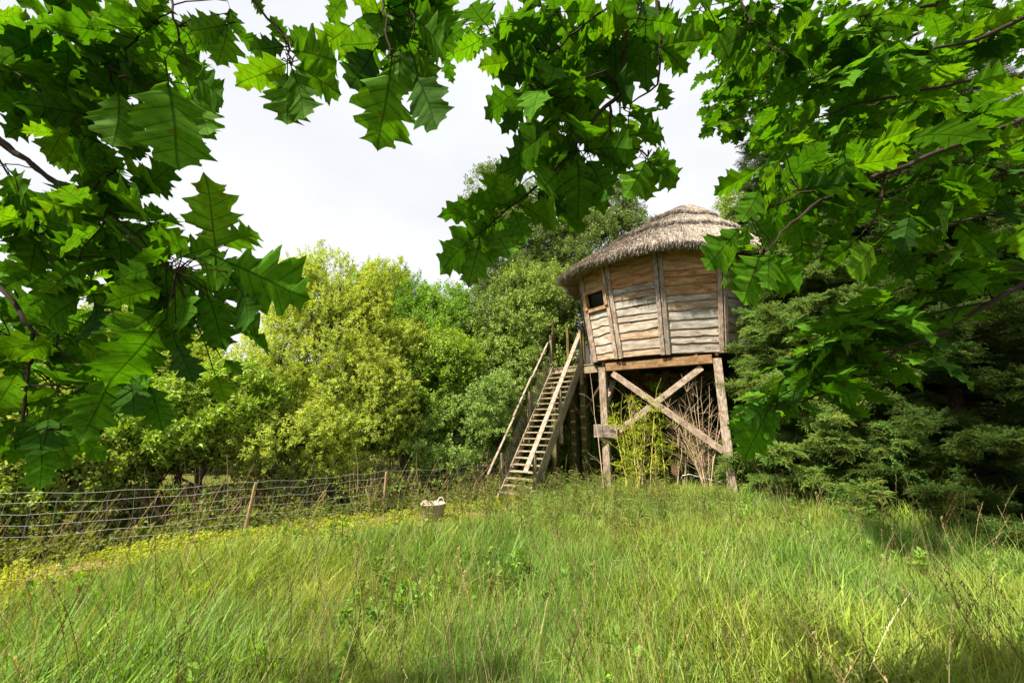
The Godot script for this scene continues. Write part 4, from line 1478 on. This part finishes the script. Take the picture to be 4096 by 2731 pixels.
	tree("broadleaf_tree", "leafy tree behind the right side of the hut roof", "tree", Vector2(10.0, -17.0), [[0, 7.5, 0, 2.8, 3.4, 2.2], [-1.4, 9.6, 0, 1.7, 1.8, 1.4], [1.2, 11.0, 0, 1.7, 2.0, 1.4], [-1.6, 5.0, 0, 2.0, 2.2, 1.6]], broad, 3600, 0.52, Color(0.24, 0.35, 0.06), [[0, 0, 0.3, 11.5, 0, 0.2], [0, 0, -1.4, 8.8, 0.2, 0.1]], 110, -0.1)
	for q in [[3.4, -16.0, "dark shrub in the shade behind the left hut posts", 111], [6.6, -16.6, "dark shrub in the shade behind the middle of the hut", 112], [9.2, -14.2, "dark shrub in the shade behind the right hut post and spruce", 113], [0.9, -15.4, "dark shrub in the shade behind the stair", 114]]:
		tree("undergrowth_shrub", q[2], "shrub", Vector2(q[0], q[1]), [[0, 1.7, 0, 1.9, 1.7, 1.2], [-1.0, 0.9, 0.5, 1.4, 0.9, 0.9], [1.0, 2.6, 0, 1.3, 1.2, 0.9]], broad, 2000, 0.42, Color(0.3, 0.45, 0.08), [[0, 0, 0.1, 3.0, 0, 0.07], [0.2, 0, 0.9, 2.4, 0.1, 0.05]], q[3], 0.02)
	for q in [[-15.0, -20.0, 5.2, "wide green tree far behind the bramble at the left edge", 121], [-9.2, -20.5, 5.4, "green tree far behind the left of the willow", 122], [-2.4, -21.5, 6.0, "green tree far behind the fence end", 123], [6.0, -22.0, 6.4, "green tree far behind the hut", 124], [13.0, -21.0, 7.5, "green tree far behind the spruces", 125]]:
		tree("field_tree", q[3], "tree", Vector2(q[0], q[1]), [[0, q[2] * 0.5, 0, 3.6, q[2] * 0.42, 2.0], [-1.8, q[2] * 0.62, 0, 2.0, q[2] * 0.3, 1.6], [1.9, q[2] * 0.55, 0.3, 2.2, q[2] * 0.36, 1.6]], broad, 2300, 0.75, Color(0.16, 0.24, 0.05), [[0, 0, 0.1, q[2] * 0.8, 0, 0.16], [0.1, 0, 1.6, q[2] * 0.6, 0, 0.1]], q[4], -0.2, 0.5, "trees across the field")
	# conifers at the right
	rng.seed = 3
	var sprays := [spruce_spray(), spruce_spray(), spruce_spray()]
	spruce("bright green young spruce pressed against the right wall of the hut", Vector2(7.1, -9.0), 7.2, 1.95, sprays, Color(0.14, 0.25, 0.05), 201, 1.9)
	spruce("dark spruce whose low boughs sweep the grass at the right", Vector2(9.3, -8.2), 11.0, 3.0, sprays, Color(0.055, 0.105, 0.022), 202, 1.35)
	spruce("tall dark spruce behind the right edge of the bright one", Vector2(9.6, -12.2), 14.0, 3.0, sprays, Color(0.05, 0.095, 0.024), 203, 1.1)
	spruce("dark spruce cut by the right edge of the view", Vector2(12.3, -8.8), 12.5, 3.0, sprays, Color(0.05, 0.095, 0.022), 204, 1.1)
	spruce("pale topped old spruce high at the right behind the oak leaves", Vector2(14.5, -12.5), 17.0, 3.2, sprays, Color(0.14, 0.2, 0.06), 205, 0.6)
	spruce("dark spruce in the gap between the hut and the sweeping spruce", Vector2(8.6, -10.4), 9.5, 2.4, sprays, Color(0.055, 0.1, 0.024), 206, 1.1)
	tree("bramble_thicket", "low bramble with yellowing leaves at the right edge of the grass", "bramble", Vector2(8.6, -5.6), [[0, 0.3, 0, 1.2, 0.4, 0.6], [-0.8, 0.25, 0.4, 0.7, 0.3, 0.4]], bram, 420, 0.3, Color(0.17, 0.25, 0.05), [[0, 0, 0.6, 0.6, 0.2, 0.012]], 115, -0.2, 0.2)

func oaks() -> void:
	var g := [
		# upper left
		["lush oak bough drooping from the top left corner, its leaves against the sky", [[60, -160, 1.3, 240, 70, 1.25, 310, 130, 1.22, 430, 260, 1.2, 560, 340, 1.15, 0.009], [-150, 150, 1.3, 30, 265, 1.25, 150, 360, 1.2, 220, 430, 1.2, 0.006], [690, -120, 1.25, 690, 20, 1.2, 715, 150, 1.15, 0.004]],
			[670, 332, 720, 708, 1.1, 778, 306, 918, 408, 1.15, 765, 383, 855, 574, 1.15, 472, 370, 472, 628, 1.05, 906, 96, 746, 128, 1.2, 909, 96, 880, 274, 1.2, 918, 32, 950, 140, 1.25, 690, 170, 560, 140, 1.2, 640, 90, 520, 60, 1.2, 800, 250, 850, 430, 1.25, 420, 470, 220, 420, 1.2, 500, 100, 660, 110, 1.2],
			[[130, 120, 180, 22, 1.0], [430, 120, 180, 23, 1.0], [650, 200, 140, 16, 1.05], [110, 420, 170, 20, 1.0], [380, 420, 190, 23, 1.0], [620, 440, 130, 16, 1.1], [300, 250, 330, 44, 1.6], [860, 150, 80, 5, 1.2]], 1.18, 0.16, 301, 0.85, [[-2.6, 4.3, 0.1, 1.3, 0.5, 0.9, 320]]],
		# main left
		["heavy oak bough reaching in from the middle of the left edge", [[-260, 330, 1.45, 0, 561, 1.35, 110, 640, 1.3, 200, 720, 1.28, 420, 880, 1.2, 575, 1000, 1.15, 700, 1090, 1.1, 0.011], [-160, 430, 1.4, 0, 575, 1.35, 250, 740, 1.35, 450, 860, 1.3, 560, 950, 1.25, 620, 1050, 1.2, 0.007], [300, 810, 1.3, 450, 690, 1.2, 0.003]],
			[861, 995, 848, 730, 1.1, 893, 982, 1049, 912, 1.15, 919, 1051, 1199, 1201, 1.05, 940, 1131, 1073, 1314, 1.08, 778, 1026, 968, 1124, 1.1, 968, 1320, 1104, 1398, 1.2, 898, 1440, 968, 1496, 1.2, 862, 1503, 905, 1605, 1.15, 617, 1321, 435, 1524, 1.05, 708, 1384, 771, 1524, 1.1, 408, 753, 676, 816, 1.15, 760, 1010, 610, 920, 1.15, 830, 1180, 900, 1400, 1.15, 640, 1150, 440, 1180, 1.1, 700, 1130, 830, 1330, 1.12, 950, 1240, 1090, 1330, 1.2, 560, 780, 700, 640, 1.25],
			[[130, 760, 180, 22, 1.0], [380, 760, 170, 21, 1.0], [600, 850, 110, 10, 1.05], [140, 1000, 180, 21, 1.0], [430, 1040, 180, 22, 1.0], [680, 1120, 140, 16, 1.0], [560, 1240, 120, 14, 1.0], [870, 1240, 90, 9, 1.1], [350, 950, 350, 55, 1.6]], 1.2, 0.16, 302, 0.85],
		# lower left
		["hanging oak bough low at the left edge, its tip over the fence", [[-200, 1010, 1.4, 0, 1152, 1.3, 91, 1272, 1.25, 133, 1328, 1.22, 110, 1500, 1.2, 91, 1717, 1.15, 240, 1720, 1.15, 0.008], [133, 1330, 1.22, 300, 1440, 1.2, 430, 1480, 1.2, 0.004], [105, 1545, 1.2, 330, 1550, 1.15, 0.003]],
			[435, 1510, 358, 1727, 1.1, 519, 1524, 547, 1678, 1.12, 596, 1545, 656, 1734, 1.15, 281, 1720, 435, 1840, 1.15, 161, 1784, 168, 1959, 1.1, 260, 1812, 288, 1880, 1.2, 480, 1480, 600, 1560, 1.15, 130, 1740, 30, 1850, 1.2, 60, 1500, -40, 1640, 1.1],
			[[90, 1300, 170, 18, 1.0], [330, 1330, 150, 15, 1.05], [120, 1520, 140, 15, 1.0], [350, 1500, 120, 10, 1.05], [120, 1740, 80, 8, 1.0], [160, 1400, 230, 24, 1.5]], 1.2, 0.16, 303, 0.85],
		# sprig at the top
		["small oak sprig of backlit leaves hanging alone against the sky", [[960, -130, 1.15, 1000, -10, 1.15, 1090, 90, 1.12, 1150, 165, 1.1, 1164, 262, 1.1, 0.0042]],
			[1142, 255, 945, 330, 1.1, 1137, 185, 995, 200, 1.14, 1164, 190, 1215, 95, 1.15, 1167, 204, 1381, 236, 1.1, 1180, 265, 1384, 376, 1.08, 1167, 274, 1250, 504, 1.05, 1148, 293, 1148, 507, 1.1, 1150, 180, 1080, 60, 1.2, 1000, -20, 1060, 60, 1.15],
			[], 1.15, 0.17, 304],
		# top middle
		["oak spray with large toothed leaves hanging at the top centre", [[1500, -180, 1.15, 1530, -20, 1.12, 1545, 100, 1.1, 1560, 220, 1.08, 0.005], [1700, -160, 1.2, 1640, 20, 1.15, 1660, 90, 1.12, 0.004]],
			[1560, 275, 1507, 581, 1.05, 1667, 306, 1767, 536, 1.05, 1514, 168, 1350, 182, 1.1, 1491, 207, 1388, 367, 1.1, 1660, 77, 1828, 214, 1.1, 1667, 191, 1751, 340, 1.12, 1552, 69, 1407, -20, 1.15, 1600, 190, 1590, 400, 1.12, 1500, 180, 1440, 380, 1.15, 1640, 200, 1700, 420, 1.15, 1620, 60, 1760, 40, 1.15, 1700, 20, 1800, 160, 1.2, 1380, -20, 1310, 90, 1.15],
			[[1540, 60, 120, 10, 1.05], [1720, 50, 110, 8, 1.1], [1600, 150, 120, 6, 1.2], [1860, 120, 130, 17, 2.2]], 1.12, 0.18, 305],
		# centre
		["long oak bough sweeping down through the centre towards the hut roof", [[2600, -160, 1.5, 2555, 0, 1.45, 2494, 153, 1.42, 2486, 367, 1.4, 2371, 482, 1.38, 2318, 551, 1.36, 2249, 650, 1.34, 2065, 811, 1.3, 1950, 910, 1.28, 0.011], [2620, -120, 1.5, 2627, 0, 1.48, 2647, 168, 1.45, 2631, 337, 1.42, 2524, 413, 1.4, 0.007], [2440, 420, 1.38, 2440, 520, 1.36, 2500, 570, 1.35, 2593, 627, 1.34, 0.005], [2486, 360, 1.4, 2425, 283, 1.38, 2330, 330, 1.36, 2256, 398, 1.35, 0.005], [2520, -100, 1.45, 2420, 40, 1.4, 2300, 130, 1.35, 2200, 210, 1.35, 0.005]],
			[2027, 811, 2019, 700, 1.3, 2042, 822, 1870, 784, 1.28, 1950, 910, 1725, 1040, 1.25, 1912, 880, 1813, 826, 1.3, 1920, 941, 1874, 1147, 1.22, 1966, 918, 1981, 1056, 1.28, 2050, 842, 2111, 979, 1.28, 2073, 819, 2249, 895, 1.3, 2310, 635, 2318, 880, 1.25, 2348, 643, 2455, 803, 1.3, 2180, 497, 2046, 566, 1.3, 2200, 505, 2054, 643, 1.28, 2073, 360, 1920, 459, 1.3, 2111, 360, 2019, 536, 1.28, 2035, 245, 1916, 260, 1.32, 2593, 635, 2738, 673, 1.3, 2593, 640, 2693, 757, 1.3, 2590, 645, 2585, 807, 1.3, 2585, 640, 2501, 803, 1.3, 2600, 630, 2677, 600, 1.32, 2647, 191, 2754, 283, 1.4, 2655, 185, 2800, 150, 1.4, 2230, 690, 2110, 800, 1.3, 1950, 905, 1840, 990, 1.3, 2150, 770, 2260, 830, 1.32, 2640, 330, 2670, 440, 1.4, 2000, 850, 1890, 900, 1.32],
			[[2020, 130, 110, 11, 1.0], [2180, 80, 150, 15, 1.0], [2130, 300, 130, 14, 1.0], [2320, 100, 130, 12, 1.0], [2290, 290, 130, 12, 1.0], [2200, 440, 110, 10, 1.0], [2300, 520, 110, 11, 1.0], [2420, 220, 100, 7, 1.05], [2560, 90, 110, 7, 1.05], [2400, 600, 90, 7, 1.0], [2500, 480, 90, 7, 1.05], [2600, 430, 70, 4, 1.05], [2230, 640, 70, 5, 1.0], [2120, 760, 70, 4, 1.0], [1980, 900, 70, 5, 1.0], [2200, 200, 220, 20, 1.5], [2720, 60, 70, 4, 1.1]], 1.36, 0.18, 306],
		# right, upper
		["oak bough with bright small leaves filling the top right of the view", [[3780, -160, 1.9, 3746, 19, 1.85, 3567, 61, 1.8, 3408, 57, 1.75, 0.012], [4250, 0, 2.0, 3937, 147, 1.9, 3784, 185, 1.85, 3620, 230, 1.8, 0.014], [2900, -120, 1.7, 2949, 0, 1.65, 3006, 70, 1.62, 2981, 134, 1.6, 2900, 180, 1.6, 0.006], [4000, 300, 1.9, 3695, 357, 1.8, 3400, 420, 1.75, 3200, 500, 1.7, 0.009]],
			[2990, 130, 2830, 220, 1.55, 3050, 150, 2900, 260, 1.6, 3110, 230, 3010, 320, 1.55, 3140, 250, 3080, 340, 1.5, 2800, 40, 2720, 160, 1.5, 3260, 60, 3160, 130, 1.6],
			[[2850, 60, 90, 10, 0.95], [3000, 60, 110, 12, 0.95], [3150, 130, 130, 17, 0.95], [3120, 290, 120, 15, 1.0], [3330, 90, 130, 17, 1.0], [3330, 280, 140, 19, 1.0], [3540, 150, 140, 17, 1.0], [3560, 330, 140, 17, 1.05], [3780, 80, 130, 14, 1.05], [3800, 300, 150, 15, 1.05], [4010, 200, 130, 14, 1.05], [3250, 460, 130, 17, 1.1], [3450, 480, 130, 15, 1.1], [3100, 430, 100, 14, 1.3]], 1.7, 0.19, 307, 0.6],
		["far oak bough of tiny leaves, its tip the furthest left of the right crown", [[3700, 120, 4.8, 3400, 260, 4.5, 3150, 340, 4.3, 2960, 400, 4.2, 2840, 440, 4.1, 0.02], [3150, 340, 4.3, 2960, 300, 4.2, 2880, 300, 4.1, 0.01], [3150, 340, 4.3, 2960, 480, 4.2, 2880, 500, 4.1, 0.01]],
			[], [[2870, 320, 70, 40, 1.0], [2930, 420, 90, 60, 1.0], [2880, 460, 60, 40, 1.0], [2920, 260, 50, 20, 1.0], [3060, 360, 110, 70, 1.0], [3060, 500, 90, 40, 1.0], [3200, 300, 140, 60, 1.0], [3250, 560, 150, 50, 1.0], [3400, 150, 200, 70, 1.1], [3650, 60, 220, 80, 1.15], [3900, 200, 220, 80, 1.2], [3600, 330, 180, 36, 1.15], [3500, -250, 350, 130, 1.2], [4050, -250, 350, 90, 1.25], [4250, 150, 200, 60, 1.25]], 4.3, 0.185, 308, 0.5],
		# right, middle
		["long mossy oak bough from the right edge ending over the hut's right wall", [[4330, 360, 1.8, 4096, 472, 1.7, 3848, 574, 1.6, 3555, 689, 1.5, 3389, 746, 1.45, 3242, 829, 1.4, 3146, 912, 1.36, 3060, 1010, 1.32, 0.013], [4300, 620, 1.8, 4096, 689, 1.7, 3848, 650, 1.62, 3700, 660, 1.55, 0.008], [3540, 700, 1.5, 3530, 800, 1.48, 3480, 930, 1.45, 0.005], [3389, 746, 1.45, 3200, 770, 1.42, 3050, 850, 1.4, 0.005], [4250, 800, 1.8, 3950, 860, 1.7, 3700, 930, 1.6, 3480, 960, 1.5, 0.009]],
			[2959, 990, 2829, 1110, 1.3, 2960, 914, 2789, 1088, 1.32, 3000, 1034, 2914, 1150, 1.3, 3039, 1021, 2950, 1231, 1.28, 3080, 1020, 3048, 1177, 1.3, 2995, 900, 2960, 1000, 1.3, 3040, 760, 2960, 900, 1.35, 3100, 780, 3000, 850, 1.4, 3120, 640, 3060, 760, 1.4, 3380, 620, 3380, 760, 1.4, 3500, 580, 3640, 500, 1.45, 3480, 620, 3330, 680, 1.45, 3640, 560, 3840, 480, 1.4, 3500, 980, 3380, 1120, 1.4, 3420, 960, 3300, 1080, 1.4, 3640, 860, 3600, 1020, 1.45, 3820, 800, 3720, 960, 1.5],
			[[3130, 700, 100, 10, 1.0], [3280, 680, 130, 15, 1.0], [3150, 850, 100, 8, 1.0], [3330, 850, 120, 12, 1.0], [3000, 960, 60, 5, 0.95], [3480, 620, 130, 15, 1.0], [3500, 790, 130, 5, 1.05], [3700, 620, 130, 14, 1.05], [3720, 790, 130, 6, 1.05], [3900, 560, 130, 14, 1.1], [3920, 740, 140, 6, 1.1], [4050, 680, 110, 10, 1.1], [3400, 940, 100, 3, 1.0], [3650, 960, 120, 4, 1.1], [3900, 960, 140, 6, 1.15], [4050, 910, 100, 4, 1.15], [3600, 740, 350, 20, 1.35]], 1.5, 0.185, 309, 0.55],
		# right, low
		["low oak bough with upturned leaves slanting down in front of the spruces", [[4350, 980, 2.1, 4096, 1132, 2.0, 3977, 1207, 1.95, 3861, 1273, 1.9, 3729, 1348, 1.85, 3596, 1397, 1.8, 3380, 1530, 1.75, 3215, 1605, 1.7, 3074, 1646, 1.65, 0.015], [3977, 1207, 1.95, 3750, 1250, 1.9, 3520, 1290, 1.85, 3400, 1300, 1.8, 0.007], [3596, 1397, 1.8, 3450, 1410, 1.78, 3330, 1420, 1.72, 0.006], [4200, 1060, 2.0, 3900, 1090, 1.95, 3700, 1140, 1.9, 0.007]],
			[3074, 1638, 2966, 1837, 1.6, 3080, 1620, 2978, 1696, 1.62, 3148, 1563, 2999, 1571, 1.65, 3264, 1497, 3156, 1497, 1.7, 3413, 1265, 3285, 1298, 1.75, 3100, 1640, 3060, 1760, 1.62, 3330, 1400, 3240, 1480, 1.7, 3420, 1330, 3320, 1400, 1.72],
			[[3080, 1595, 60, 13, 1.0], [3180, 1525, 80, 20, 1.0], [3280, 1435, 90, 25, 1.0], [3380, 1345, 100, 28, 1.0], [3500, 1285, 100, 25, 1.0], [3480, 1415, 90, 22, 1.02], [3330, 1545, 80, 14, 1.02], [3620, 1275, 100, 20, 1.05], [3640, 1385, 80, 13, 1.05], [3770, 1175, 100, 20, 1.08], [3900, 1105, 110, 22, 1.1], [4040, 1035, 100, 20, 1.15]], 1.75, 0.175, 310, 0.12],
	]
	for b in g: oak_bough(b[0], b[1], b[2], b[3], b[4], b[5], b[6], b[7] if b.size() > 7 else 0.75, b[8] if b.size() > 8 else [])
